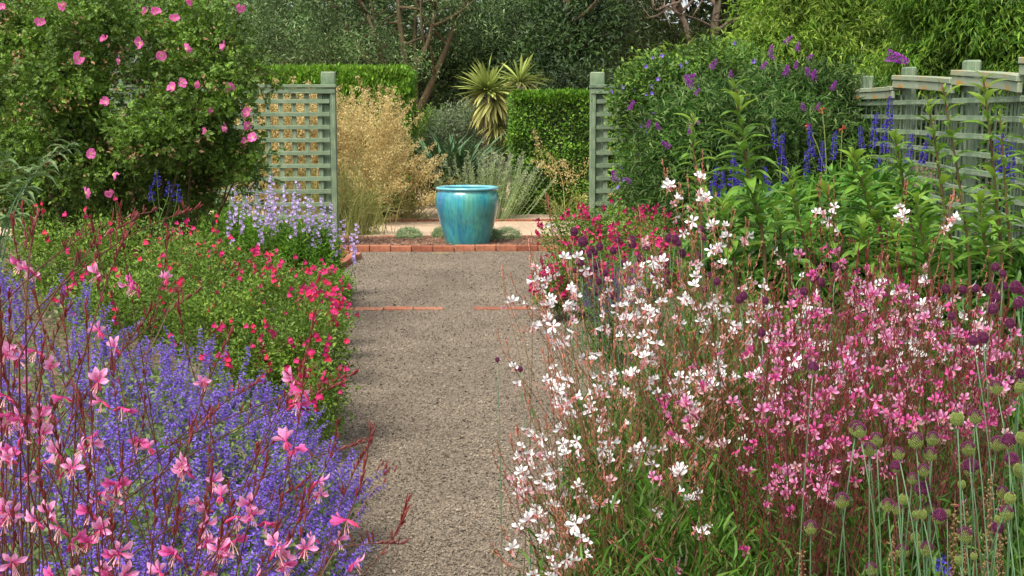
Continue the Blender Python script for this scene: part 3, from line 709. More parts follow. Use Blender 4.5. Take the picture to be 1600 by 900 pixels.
YL = bez((0, 0, 0), (0, .5, .02), (0, 1, -.12), 5)
def strap_mesh(name, mat, bend=.12, wid=.06, curl=.0):
    p = bez((0, 0, 0), (0, .5, bend * .6), (0, 1, -bend), 6); V = []; f = []; t = []
    for i, q in enumerate(p):
        s = i / 5; wd = wid * (.45 + 1.1 * s * (1 - s) * 1.6) * (1 if i < 5 else .04)
        V += [q + [-wd, 0, wd * .35], q, q + [wd, 0, wd * .35]]; t += [s] * 3
    for i in range(5):
        a = i * 3; f += [(a, a + 1, a + 4, a + 3), (a + 1, a + 2, a + 5, a + 4)]
    mb = MB(); mb.add(Tpl(V, f, None, t)); return mb.mesh(name, [mat])
YM = strap_mesh('yucca_leaf', 'yucca_leaf', .06, .05); YO = strap_mesh('yucca_leaf', 'yucca_old', .16, .045)
def yucca():
    Yy = 20.8; b = np.array([xat(778, Yy), Yy, 0])
    t = thing('yucca', 'spiky yellow-green yucca with rosettes of striped sword leaves beside the square hedge', 'yucca', b)
    mb = MB()
    for px, py in ((765, 150), (815, 135), (778, 215)):
        e = at(px, py, Yy); mb.tube(bez(b, (b + e) / 2 + [rng.normal() * .1, 0, 0], e, 8), np.linspace(.09, .06, 8), 8)
    part(mb, 'trunk', ['bark_pale'], t, smooth=True)
    for px, py, r, n, droop, young in ((763, 143, .56, 120, 0, 1), (812, 128, .50, 52, .0, 1), (771, 155, .60, 95, .9, 0), (816, 150, .36, 16, 0, 0), (783, 240, .45, 60, 0, 1), (777, 195, .42, 60, .9, 0)):
        c = at(px, py, Yy + (0.3 if px == 812 else 0))
        for i in range(n):
            d = rnd(1)[0]; d[2] = abs(d[2]) * 1.0 - .35 if not droop else -abs(d[2]) - .15
            d = norm(d); R = frames(d, [0, 0, 1.] + .2 * rng.normal(size=3))[0]
            old = (not young) or (d[2] < -.12)
            put(YO if old else YM, 'leaf', t, c, R, r * rng.uniform(.8, 1.15))
yucca()
PH = strap_mesh('strap_leaf', 'phormium', .22, .022)
def straps(name, label, cat, base, n, r, me, spread=1., zup=.8):
    t = thing(name, label, cat, base)
    for i in range(n):
        d = norm(rnd(1)[0] * [spread, spread, 0] + [0, 0, zup * rng.uniform(.5, 1.3)])
        p = np.array(base) + rng.normal(size=3) * [.16, .12, 0]
        put(me, 'leaf', t, p, frames(d, [0, 0, 1.] - d * .3 + rng.normal(size=3) * .1)[0], r * rng.uniform(.6, 1.15))
straps('strap_leaf_clump', 'dark blue-green clump of strap leaves behind the turquoise pot', 'strap leaved plant', (xat(708, 19.0), 19.0, .25), 230, 1.15, PH, .9, 1.3)
t, _ = bush('blue_grey_shrub', 'rounded blue-grey shrub below the yucca rosettes', 'shrub', (xat(725, 21.5), 21.5, 0), [bl(715, 200, 21.5, 50, 36), bl(745, 195, 21.8, 42, 40), bl(690, 250, 21.3, 35, 50), bl(745, 260, 21.3, 40, 50)], 14000, .05, .4, ['sage_leaf'])
bush('green_shrub', 'mixed green shrub with yellowish shoots between the olive trunk and the strap leaves', 'shrub', (xat(675, 22.5), 22.5, 0), [bl(672, 225, 22.5, 36, 60), bl(650, 260, 22.0, 40, 60)], 9000, .05, .45, ['salvia_leaf'])
bush('box_ball', 'small clipped box ball on the far side of the pale cross path', 'shrub', (xat(617, 18.9), 18.9, 0), [(xat(617, 18.9), 18.9, .22, .29, .29, .24), (xat(590, 19), 19.0, .18, .22, .22, .2)], 9000, .022, .6, ['hedge_dark'], clump=(8, .02), shell=.15)
for lab, px, Yq, r in (('silver-green cushion plant beside the pot on its trellis side', 637, 15.7, .16), ('silver-green cushion plant tucked tightly behind the pot', 690, 15.75, .13), ('wide silver-green cushion plant on the hedge side of the pot', 792, 15.6, .17), ('tiny silver-green cushion plant touching the pot', 770, 15.4, .1)):
    x = xat(px, Yq); bush('cushion_plant', lab, 'plant', (x, Yq, 0), [(x, Yq, .05, r, r * .8, .10)], 3000, .02, .3, ['cushion_leaf'], clump=(8, .012), shell=.2, stems=3, stem_r=.003, group='silver cushion plants')

def lavender_stem_mesh():
    mb = MB(); p = bez((0, 0, 0), (0, 0, .5), (.06, 0, 1), 7); mb.tube(p, np.linspace(.006, .002, 7), 3)
    n = 46; s = rng.uniform(.25, 1, n); P = p[(s * 6).astype(int)] * 1.0; P = bez((0, 0, 0), (0, 0, .5), (.06, 0, 1), 60)[(s * 59).astype(int)]
    mb.inst(LEAF, frames(norm(rnd(n) * [1, 1, .3] + [0, 0, .6]), rnd(n), .008, rng.uniform(.03, .07, n)), P, 0)
    m = 26; P = bez((0, 0, 0), (0, 0, .5), (.06, 0, 1), 60)[rng.integers(46, 60, m)] + rng.normal(size=(m, 3)) * .008
    mb.inst(FLORET, frames(rnd(m), rnd(m), .012, .012), P, 1)
    return mb.mesh('sage_stem', ['lavender_leaf', 'nepeta_calyx'])
LV = [lavender_stem_mesh() for _ in range(3)]
def wands(name, label, cat, base, n, mesh, h, spread=.35, rad=.25, pname='stem', group=None):
    t = thing(name, label, cat, base, group)
    for i in range(n):
        off = rng.normal(size=3) * [rad, rad * .6, 0]; d = norm(off * [1, 1, 0] * spread / max(rad, .01) + rnd(1)[0] * .12 + [0, 0, 1])
        R = frames(d, rnd(1)[0])[0]; R = np.stack([R[:, 0], -R[:, 2], R[:, 1]], 1)
        put(mesh[i % len(mesh)], pname, t, np.array(base) + off, R, h * rng.uniform(.7, 1.1))
    return t
wands('lavender_bush', 'tall grey-green lavender with faded wands directly behind the pot', 'lavender', (xat(752, 17.9), 18.5, .0), 170, LV, .95, .3, .24)
wands('lavender_bush', 'second grey-green lavender leaning on the clipped hedge end', 'lavender', (xat(774, 18.6), 18.6, .0), 40, LV, .95, .15, .08)

# ------------------------------------------------------------------ flowers: petals
def petal(rows, cup=.15, mat=0):
    """rows: (y, half width, z)"""
    V = []; f = []; t = []
    for y, wd, z in rows: V += [(-wd, y, z + cup * wd), (0, y, z), (wd, y, z + cup * wd)]; t += [y] * 3
    for i in range(len(rows) - 1):
        a = i * 3; f += [(a, a + 1, a + 4, a + 3), (a + 1, a + 2, a + 5, a + 4)]
    return Tpl(V, f, [mat] * len(f), t)
GP = petal([(0, .03, 0), (.25, .05, .05), (.46, .145, .10), (.68, .205, .09), (.86, .155, .03), (1, .015, -.03)], .35)
def gaura_flower(name, mats, openness=1.0, n=4, fan=1.0, size=.017):
    mb = MB()
    angs = np.linspace(-1.15, 1.15, n) * fan * 1.15 if n == 4 else np.linspace(0, 2 * np.pi, n, endpoint=False)
    for a in angs:
        a += rng.normal() * .12; ti = (.28 + (1 - openness) * .8) + rng.normal() * .15
        d = np.array([math.sin(a) * math.cos(ti), math.cos(a) * math.cos(ti), math.sin(ti)]); nr = np.array([-math.sin(a) * math.sin(ti), -math.cos(a) * math.sin(ti), math.cos(ti)])
        s = size * rng.uniform(.85, 1.2)
        mb.inst(GP, frames(d, nr, s, s), np.zeros((1, 3)), 0)
    for i in range(6):
        d = norm(np.array([rng.normal() * .35, -.9, .55 + rng.normal() * .2])); e = d * size * rng.uniform(.7, .95)
        mb.tube([(0, 0, 0), e * .6, e + [0, -.001, -.001]], [.0002, .0002, .0005], 3, 2)
    mb.inst(BUD, frames([[0, -.75, -.55]], [[1, 0, 0]], .0021, size * .85, .0021), np.array([[0, 0, 0]]), 1)   # tube and calyx
    for s in (-1, 1): mb.inst(LEAF, frames([[s * .5, -.8, -.6]], [[0, 0, 1]], .004, size * .7), np.zeros((1, 3)), 1)
    return mb.mesh(name, mats)
WF = [gaura_flower('white_flower', ['white_petal', 'bud_pink', 'stamen'], o, n, size=.0205) for o, n in ((1, 4), (.9, 4), (.75, 4), (1, 5), (.55, 4), (.3, 4))] + [gaura_flower('blush_flower', ['blush_petal', 'bud_pink', 'stamen'], .5, 4), gaura_flower('blush_flower', ['blush_petal', 'bud_pink', 'stamen'], .1, 4)]
PF = [gaura_flower('pink_flower', ['pink_petal', 'calyx_pink', 'stamen'], o, 4, size=.0175) for o in (.9, .6, .3)] + [gaura_flower('pale_pink_flower', ['pale_pink_petal', 'calyx_pink', 'stamen'], o, 4, size=.0175) for o in (1., .8, .5)]
LF = [gaura_flower('pale_pink_flower', ['pale_pink_petal', 'calyx_pink', 'stamen'], o, n, size=.018) for o, n in ((1., 4), (.8, 4), (.5, 4), (.3, 4), (.65, 4))] + [gaura_flower('pink_flower', ['pink_petal', 'calyx_pink', 'stamen'], o, 4, size=.02) for o in (.5, .1)]

def gaura_plant(label, base, targets, kind, group, fol, foll=.055, side_buds=10, spread=1.):
    """targets: points where a stem carries its open flowers; the bud wand goes on above them"""
    t = thing('gaura_plant', label, 'flowering plant', base, group)
    fl, stem_mat, bud_mat = {'white': (WF, 'red_green_stem', 'bud_pink'), 'pink': (PF * 2 + PF[3:] + WF[-2:-1], 'red_stem', 'bud_red'), 'left': (LF, 'red_stem', 'bud_red')}[kind]
    for T in targets:
        T = np.array(T); b = np.array(base) + rng.normal(size=3) * [.13, .13, 0]; b[2] = 0
        h = T[2]; out = (T - b) * [1, 1, 0]
        ctrl = b + [0, 0, h * .62] + out * .22 + rng.normal(size=3) * [.04, .04, 0]
        pts = bez(b, ctrl, T, 10)
        d = norm(pts[-1] - pts[-2]); wand = rng.uniform(.05, .12)
        wd = norm(d + [0, 0, .8]); e = T + wd * wand
        ext = bez(T, T + d * wand * .5, e, 4)[1:]
        P = np.vstack([pts, ext]); mb = MB()
        th = 1.0 if kind != 'left' else 1.0
        mb.tube(P, np.linspace(.0014, .0007, len(P)) * (.8 if kind == 'left' else 1), 4, 0, False)
        # buds crowded round the tip, loose ones lower down
        nb = rng.integers(11, 18); s = rng.random(nb) ** .6
        q = bez(T, T + d * wand * .5, e, 20)[(s * 19).astype(int)]
        dd = norm(wd * 1.3 + rnd(nb) * .45); l = rng.uniform(.008, .013, nb) * (1.25 if kind == 'left' else 1)
        mb.inst(BUD, frames(dd, rnd(nb), np.full(nb, .0013), l, .0013), q, 1)
        m = side_buds; Q = bez(b, ctrl, T, 40)[rng.integers(22, 40, m)]
        mb.inst(BUD, frames(norm(d + rnd(m) * .55), rnd(m), .0011, rng.uniform(.008, .014, m), .0011), Q, 1)
        if rng.random() < .55:      # a side branch ending in buds
            q0 = P[rng.integers(5, 9)]; e2 = q0 + norm(d + rnd(1)[0] * .6 + [0, 0, .4]) * rng.uniform(.08, .2); br = bez(q0, (q0 + e2) / 2 + rnd(1)[0] * .01, e2, 5)
            mb.tube(br, np.linspace(.0009, .0005, 5), 3, 0, False)
            k = 9; mb.inst(BUD, frames(norm((e2 - q0) * 8 + rnd(k) * .4), rnd(k), .0012, rng.uniform(.008, .012, k), .0012), e2 + rng.normal(size=(k, 3)) * .006, 1)
        lv = 5; Q = bez(b, ctrl, T, 40)[rng.integers(3, 30, lv)]
        mb.inst(LEAF, frames(norm(rnd(lv) + [0, 0, .4]), rnd(lv) + [0, 0, 1], .006, rng.uniform(.025, .05, lv)), Q, 2)
        st = put(mb.mesh('gaura_stem', [stem_mat, bud_mat, 'gaura_leaf'], False, b), 'stem', t, b)
        for k in range(rng.choice([1, 2, 3, 4], p=[.2, .35, .3, .15] if kind == 'left' else [.45, .36, .15, .04])):
            pos = T + d * (rng.uniform(-.028, .012) if kind == 'left' else -rng.uniform(-.015, .075)) + rng.normal(size=3) * [.011, .011, .006]
            face = norm(np.array([0, -.65, .25]) + rnd(1)[0] * .75 + norm(out) * .2)
            R = frames(norm([0, 0, 1.] + rnd(1)[0] * .45), face)[0]
            put(fl[rng.integers(len(fl))], 'flower', st, pos, R, rng.uniform(.85, 1.15))
    if fol:
        mb = MB(); n = fol
        P = np.array(base) + rng.normal(size=(n, 3)) * [.26 * spread, .24, 0] + [.10 * (1 - spread) * 4, 0, 0]; hh = .62 * np.exp(-((P[:, 0] - base[0]) ** 2 + (P[:, 1] - base[1]) ** 2) / .22)
        P[:, 2] = rng.random(n) ** .8 * hh + .01
        d = norm(rnd(n) * [1, 1, .5] + [0, 0, 1.1]); mb.inst(LEAF6, frames(d, rnd(n) * .7 + [0, 0, .6], foll * .14, foll * rng.uniform(.5, 1.5, n)), P, 0)
        part(mb, 'foliage', ['gaura_leaf'], t, 'stuff')
    return t

def inpoly(x, y, poly):
    c = False; j = len(poly) - 1
    for i in range(len(poly)):
        if (poly[i][1] > y) != (poly[j][1] > y) and x < (poly[j][0] - poly[i][0]) * (y - poly[i][1]) / (poly[j][1] - poly[i][1]) + poly[i][0]: c = not c
        j = i
    return c
def sample_poly(poly, n, dens=None):
    xs = [p[0] for p in poly]; ys = [p[1] for p in poly]; out = []
    while len(out) < n:
        x = rng.uniform(min(xs), max(xs)); y = rng.uniform(min(ys), max(ys))
        if inpoly(x, y, poly) and (dens is None or rng.random() < dens(x, y)): out.append((x, y))
    return out
def assign(pts, bases):
    g = [[] for _ in bases]
    for p in pts:
        i = min(range(len(bases)), key=lambda k: (bases[k][0] - p[0]) ** 2 + 1.0 * (bases[k][1] - p[1]) ** 2 + rng.random() * .02); g[i].append(p)
    return g

# pink gaura nearest the camera, in front of the catmint
LT = [(45, 402), (255, 428), (200, 432), (157, 408), (30, 415), (168, 520), (85, 552), (15, 548), (4, 522), (112, 592), (140, 600), (297, 566), (460, 606), (462, 682), (62, 690), (15, 650), (2, 690), (285, 736),
      (322, 768), (186, 756), (142, 682), (498, 750), (388, 790), (75, 806), (28, 640), (322, 820), (350, 850), (302, 872), (440, 865), (465, 858), (130, 832), (178, 862), (540, 818), (595, 866), (238, 862), (20, 872),
      (90, 892), (385, 832), (125, 772), (45, 738), (60, 640), (180, 620), (140, 720), (220, 680), (10, 800), (160, 880), (330, 890), (410, 880), (270, 850), (100, 700), (0, 600), (30, 710)]
bases = [(xat(-160, 1.75), 1.75, 0), (xat(90, 1.55), 1.5, 0), (xat(240, 1.85), 1.85, 0)]
pts = [at(px, py, float(np.interp(py, [380, 600, 900], [2.0, 1.75, 1.45]) + rng.normal() * .1)) for px, py in LT]
for g, b, lab in zip(assign(pts, bases), bases, ('nearest pink gaura at the picture corner, its dark red stems crossing the catmint', 'pink gaura with dark red wands in front of the catmint centre', 'pink gaura sending long arching red stems over catmint towards the gravel')):
    gaura_plant(lab, b, g, 'left', 'pink gaura in front of the catmint', 250, side_buds=12)
def bare_wands():
    b = np.array([xat(40, 1.9), 1.9, 0]); t = thing('gaura_plant', 'gaura with only bare arching bud wands reaching up past the rose bush', 'flowering plant', b, 'pink gaura in front of the catmint')
    for (x0, y0), (x1, y1) in (((0, 545), (310, 325)), ((30, 560), (210, 345)), ((0, 480), (240, 330)), ((150, 760), (555, 585)), ((170, 800), (535, 600)), ((200, 870), (575, 690)), ((60, 700), (310, 455)), ((250, 860), (362, 520)), ((120, 600), (205, 355)), ((500, 890), (575, 700)), ((40, 500), (60, 335)), ((120, 860), (400, 600)),
                                 ((300, 900), (470, 760)), ((400, 900), (630, 850)), ((60, 800), (240, 480)), ((180, 850), (340, 640)), ((0, 850), (130, 560)), ((260, 900), (430, 690)), ((20, 760), (110, 480)), ((330, 900), (480, 560))):
        Yq = rng.uniform(1.6, 2.1); s = at(x0, y0, Yq); e = at(x1, y1, Yq + .1); r = b + rng.normal(size=3) * [.1, .1, 0]; r[2] = 0
        m = (s + e) / 2 + [0, 0, .03 + .04 * rng.random()]
        P = np.vstack([bez(r, (r + s) / 2 + [-.03, 0, .1], s, 6)[:-1], bez(s, m, e, 9)]); mb = MB(); mb.tube(P, np.linspace(.0016, .0008, len(P)), 4, 0, False)
        n = 12; d = norm(P[-1] - P[-3]); q = P[-1] - d * rng.random((n, 1)) ** 1.5 * .05
        mb.inst(BUD, frames(norm(d * 1.2 + [0, 0, .8] + rnd(n) * .4), rnd(n), .0016, rng.uniform(.009, .014, n), .0016), q, 1)
        n = 12; q = bez(s, m, e, 30)[rng.integers(12, 29, n)]
        mb.inst(BUD, frames(norm(np.array([0, 0, 1.]) + rnd(n) * .35), rnd(n), .0012, rng.uniform(.010, .026, n), .0012), q, 1)
        part(mb, 'stem', ['red_stem', 'bud_red'], t)
bare_wands()

# white and pink gaura on the other side
WP = [(790, 470), (860, 400), (900, 380), (1000, 330), (1030, 290), (1110, 285), (1140, 380), (1230, 400), (1300, 400), (1400, 415), (1560, 440), (1540, 560), (1400, 600), (1300, 620), (1180, 680), (1080, 700), (1060, 780), (990, 790), (900, 870), (800, 890), (785, 760), (810, 660), (850, 600), (840, 540)]
def wd(x, y): return (.12 if y < 400 else .35 if y < 440 else 1.0 if y < 620 else .5) * (1 if x < 1180 else .5) * (.45 if y > 720 and x > 900 else 1)
wt = [at(x, y, float(np.interp(y, [300, 480, 880], [4.3, 3.8, 3.0]) + rng.normal() * .16)) for x, y in sample_poly(WP, 315, wd)]
extra = [(862, 338), (893, 408), (838, 425), (795, 470), (800, 565), (1005, 362), (1045, 293), (1095, 290), (1100, 288), (1110, 355), (1140, 368), (1280, 310), (1305, 330), (1410, 305), (1486, 326), (1068, 324), (1446, 425), (1005, 408), (1085, 388), (1165, 380), (1212, 455), (795, 752), (800, 885), (885, 850), (1095, 755), (1102, 830), (1130, 470), (860, 510), (930, 690), (1070, 720)]
wt += [at(x + rng.normal() * 4 * k, y + rng.normal() * 5 * k, float(np.interp(y, [300, 480, 880], [4.0, 3.7, 2.9]))) for x, y in extra for k in (0, 1)]
wb = [(xat(930, 3.6), 3.35, 0), (xat(1010, 4.2), 4.2, 0), (xat(1120, 3.9), 3.9, 0), (xat(1230, 4.3), 4.3, 0), (xat(1380, 4.1), 4.2, 0), (xat(1020, 3.1), 3.0, 0)]
wl = ['white gaura leaning out over the gravel path, lowest flowers near the picture bottom', 'white gaura in front of the crimson salvia at the path edge', 'densest mound of white gaura flowers in the middle of the border', 'white gaura with tall reddish wands below the leafy lily stalks', 'sparse white gaura scattered behind the deep pink gaura', 'white gaura with green lance leaves at the foot of the border']
for g, b, lab in zip(assign(wt, wb), wb, wl):
    gaura_plant(lab, b, g, 'white', 'white gaura beside the path', 2200 if b[0] > .8 else 1500, side_buds=11, spread=1. if b[0] > .8 else .6)
PP = [(1000, 640), (1120, 520), (1250, 440), (1300, 370), (1400, 430), (1500, 470), (1600, 500), (1610, 640), (1560, 660), (1500, 680), (1420, 690), (1330, 760), (1250, 800), (1180, 790), (1090, 740), (1000, 720)]
def pd(x, y): return (.9 if y < 640 else .55) * (1 if x > 1180 else .35)
pt = [at(x, y, float(np.interp(y, [400, 600, 800], [3.5, 3.05, 2.7]) + rng.normal() * .14)) for x, y in sample_poly(PP, 280, pd)]
pt += [at(x, y, 3.0) for x, y in ((1168, 635), (1095, 595), (1240, 755), (1250, 720), (1285, 745), (1285, 390), (1270, 395), (1210, 560), (1335, 625), (1420, 820), (1500, 795), (1560, 790), (1180, 760), (1020, 870), (1165, 815))]
pb = [(xat(1180, 3.3), 3.3, 0), (xat(1290, 3.4), 3.4, 0), (xat(1420, 3.5), 3.5, 0), (xat(1560, 3.4), 3.4, 0), (xat(1330, 2.8), 2.9, 0), (xat(1500, 2.9), 3.0, 0)]
pl = ['deep pink gaura mingling with the white gaura beside it', 'deep pink gaura with a dense thicket of dark red stems', 'bright pink gaura behind the first drumstick alliums', 'pink gaura at the picture edge below the dark alliums', 'low deep pink gaura over bare dark stems near the picture bottom', 'pink gaura rising among the green drumstick alliums']
for g, b, lab in zip(assign(pt, pb), pb, pl):
    gaura_plant(lab, b, g, 'pink', 'deep pink gaura in the border', 2000, side_buds=16)

# undergrowth of fine stems and leaves between them
def undergrowth():
    mb = MB(); n = 19000
    px = rng.uniform(900, 1800, n); Yq = rng.uniform(2.7, 6.4, n); x = np.array([xat(a, b) for a, b in zip(px, Yq)])
    P = np.stack([x, Yq, rng.random(n) ** 1.1 * np.interp(Yq, [2.7, 4, 6.4], [.42, .6, .72]) * np.clip((px - 880) / 200, .1, 1)], 1); d = norm(rnd(n) * [1, 1, .4] + [0, 0, 1.1])
    mb.inst(LEAF6, frames(d, rnd(n) * .7 + [0, 0, .7], .008, rng.uniform(.04, .12, n)), P)
    o = put(mb.mesh('undergrowth', ['gaura_leaf']), 'undergrowth'); o['kind'] = 'stuff'; o['label'] = 'green lance leaved undergrowth below the white and pink gaura'; o['category'] = 'undergrowth'
undergrowth()

# ------------------------------------------------------------------ catmint
def nepeta_spike():
    mb = MB(); L = .17; p = bez((0, 0, 0), (0, 0, .1), (.03, 0, L), 8); mb.tube(p, np.linspace(.0015, .0008, 8), 3, 2, False)
    c = bez((0, 0, 0), (0, 0, .1), (.03, 0, L), 100)
    for k, s in enumerate(np.linspace(.25, .98, 9)):
        n = 7 if s < .8 else 4; q = c[int(s * 99)]; r = .008 * (1.15 - s * .6)
        a = rng.uniform(0, 6.28, n); o = np.stack([np.cos(a), np.sin(a), rng.normal(size=n) * .3 + .2], 1)
        mb.inst(BUD4, frames(norm(o + [0, 0, .5]), rnd(n), .0019, .0075, .0019), q + o * .001, 1)
        m = int(n * rng.uniform(.5, 1.0)); mb.inst(FLORET, frames(norm(o[:m] + [0, 0, .3]), np.tile([0, 0, 1.], (m, 1)) + rnd(m) * .4, .0098, .0105), q + o[:m] * r * .5, 0)
    n = 6; mb.inst(LEAF, frames(norm(rnd(n) * [1, 1, .3] + [0, 0, .4]), np.tile([0, 0, 1.], (n, 1)), .011, .018), c[rng.integers(0, 45, n)], 3)
    return mb.mesh('catmint_spike', ['nepeta_petal', 'nepeta_calyx', 'green_stem', 'nepeta_leaf'])
NS = [nepeta_spike() for _ in range(6)]
def nepeta(label, px, Yq, ytop, r, n=170):
    x = xat(px, Yq); h = zat(ytop, Yq) - .06; b = np.array([x, Yq, 0]); t = thing('catmint_plant', label, 'flowering plant', b, 'violet-blue catmint mounds')
    mb = MB(); P, U = cloud([(x, Yq, h * .45, r * .9, r * .9, h * .48)], 3600, None, .22, .5); leafy(mb, P, U, .018, .65, LEAF, 0)
    st = 60
    for i in range(st):
        u = norm(rnd(1)[0] * [1, 1, .2] + [0, 0, .8]); e = b + u * [r, r, h] * .9; mb.tube(bez(b, (b + e) / 2 + [0, 0, .05], e, 4), [.0016, .0014, .0012, .001], 3, 1, False)
    part(mb, 'foliage', ['nepeta_leaf', 'green_stem'], t, 'stuff')
    for i in range(n):
        u = rnd(1)[0]; u[2] = abs(u[2]) * .9 + .0; u = norm(u)
        if u[1] > .5 and rng.random() < .6: u[1] *= -1
        p = np.array([x, Yq, h * .42]) + u * [r, r, h * .55] * rng.uniform(.78, 1.0)
        d = norm(u * [1, 1, .6] * .75 + rnd(1)[0] * .3 + [0, 0, .75]); R = frames(d, rnd(1)[0])[0]; R = np.stack([R[:, 0], -R[:, 2], R[:, 1]], 1)
        put(NS[rng.integers(6)], 'flower_spike', t, p - d * .05, R, rng.uniform(.65, 1.05))
for lab, px, Yq, yt, r in (('farthest catmint mound at the picture edge beside the red salvia', 20, 5.3, 405, .5), ('catmint mound whose crest meets the scarlet salvia', 240, 5.0, 520, .42), ('catmint mound spilling towards the gravel below the salvia', 345, 4.75, 585, .34), ('catmint mound touching the path, its violet spikes over the gravel', 405, 4.35, 680, .33),
                           ('broad catmint mound in the middle of the violet drift', 290, 4.0, 610, .48), ('catmint mound behind the tallest pink gaura stems', 110, 4.2, 500, .46), ('lowest catmint mound at the path edge near the picture bottom', 345, 3.6, 760, .36), ('catmint mound under the central pink gaura', 200, 3.3, 690, .42), ('nearest catmint mound in the picture corner', 20, 3.2, 640, .42), ('small catmint mound below the arching gaura stems', 250, 3.0, 830, .32)):
    nepeta(lab, px, Yq, yt, r)

# ------------------------------------------------------------------ salvias
def salvia_flower(mat):
    mb = MB(); s = .016
    for a, l, wd in ((0, .8, .8), (2.4, 1.1, 1.1), (-2.4, 1.1, 1.1), (3.14, .9, .9)):
        d = np.array([math.sin(a), math.cos(a), .5]); mb.inst(LEAF6, frames(norm(d), [[0, 0, 1.]], s * wd, s * l), np.zeros((1, 3)), 0)
    mb.inst(BUD4, frames([[0, .1, -1.]], [[1, 0, 0]], .002, .012, .002), np.zeros((1, 3)), 1)
    V = mb
    me = V.mesh('salvia_flower', [mat, 'bud_red'])
    tt = np.ones(len(me.vertices)) * .8; me.attributes['t'].data.foreach_set('value', tt.astype(np.float32)); return me
SF = {k: salvia_flower(k) for k in ('scarlet', 'cerise', 'crimson')}
def salvia(label, base, blobs, n, fl, nfl, group, leaf=.02, mats=('salvia_leaf',), poly=None, size=1.0, front=True):
    t, B = bush('salvia_plant', label, 'flowering plant', base, blobs, n, leaf, .5, list(mats), clump=(9, .028), stems=10, stem_r=.004, group=group, stem_mat='green_stem', shell=.3, out=.6)
    mb = MB(); k = 0
    while k < nfl:
        b = blobs[rng.integers(len(blobs))]; u = rnd(1)[0]
        if u[1] > .35 or u[2] < -.35: continue
        p = np.array(b[:3]) + u * np.array(b[3:6]) * rng.uniform(.95, 1.12); d = norm(u * .5 + [0, 0, 1]); q = p + d * rng.uniform(.02, .09)
        if q[2] < .05: continue
        mb.tube([p - d * .08, p, q], [.0014, .0012, .001], 3, 0, False)
        for j in range(rng.integers(1, 4)):
            put(SF[fl[rng.integers(len(fl))]], 'flower', t, q - d * .02 * j + rng.normal(size=3) * .006, frames(norm([0, 0, 1.] + rnd(1)[0] * .5), norm([0, -1., .3] + rnd(1)[0] * .8))[0], size * rng.uniform(.85, 1.3)); k += 1
    part(mb, 'flower_stems', ['red_green_stem'], t, 'stuff'); return t
G = 'red flowered salvias on the rose side of the path'
salvia('scarlet salvia sprawling onto the gravel at the path edge', (xat(450, 6.2), 6.3, 0), [bl(480, 560, 5.9, 66, 90), bl(420, 520, 6.3, 80, 100), bl(500, 630, 5.6, 40, 60), bl(400, 590, 5.9, 70, 70)], 21000, ['scarlet', 'cerise', 'cerise'], 230, G)
salvia('densest scarlet salvia just below the lilac penstemon', (xat(380, 7.6), 7.6, 0), [bl(360, 440, 7.6, 90, 50), bl(440, 460, 7.4, 70, 50), bl(310, 420, 7.7, 70, 60), bl(500, 500, 7.2, 36, 40)], 15000, ['scarlet', 'cerise', 'cerise'], 290, G)
salvia('leggy scarlet salvia rising in front of the rose bush', (xat(180, 6.9), 6.9, 0), [bl(200, 420, 6.9, 100, 80), bl(130, 430, 6.8, 80, 90), bl(290, 440, 6.7, 80, 80), bl(220, 480, 6.2, 110, 60), bl(330, 510, 6.1, 80, 60), bl(60, 400, 6.9, 60, 60)], 26000, ['scarlet', 'cerise'], 100, G)
salvia('cerise salvia with a trailing shoot over the gravel beside the penstemon foliage', (xat(500, 8.4), 8.4, 0), [bl(505, 460, 8.4, 34, 34), bl(525, 500, 8.0, 24, 26)], 3000, ['cerise'], 60, G)
G = 'crimson salvias on the fence side of the path'
salvia('crimson salvia spilling onto the path beside the white gaura', (xat(890, 9.6), 9.7, 0), [bl(890, 440, 9.5, 46, 50), bl(860, 460, 9.4, 26, 30), bl(930, 430, 9.7, 50, 56)], 12000, ['crimson', 'crimson', 'crimson', 'cerise'], 290, G, .02, size=1.1)
salvia('crimson salvia behind the dark alliums below the covered trellis', (xat(930, 11.2), 11.2, 0), [bl(890, 370, 11.2, 46, 36), bl(950, 360, 11.4, 56, 36), bl(1010, 370, 11, 50, 36)], 9000, ['crimson', 'crimson', 'crimson', 'cerise'], 260, G, .025, size=1.3)
salvia('crimson salvia half hidden behind the white gaura', (xat(1030, 8.5), 8.5, 0), [bl(1010, 430, 8.5, 60, 50), bl(1080, 420, 8.3, 50, 50)], 7000, ['crimson', 'crimson', 'cerise'], 200, G, .02, size=1.1)
for b, lab in ((bl(1105, 390, 7.5, 40, 30), 'small crimson salvia between lily stalks'),):
    pass

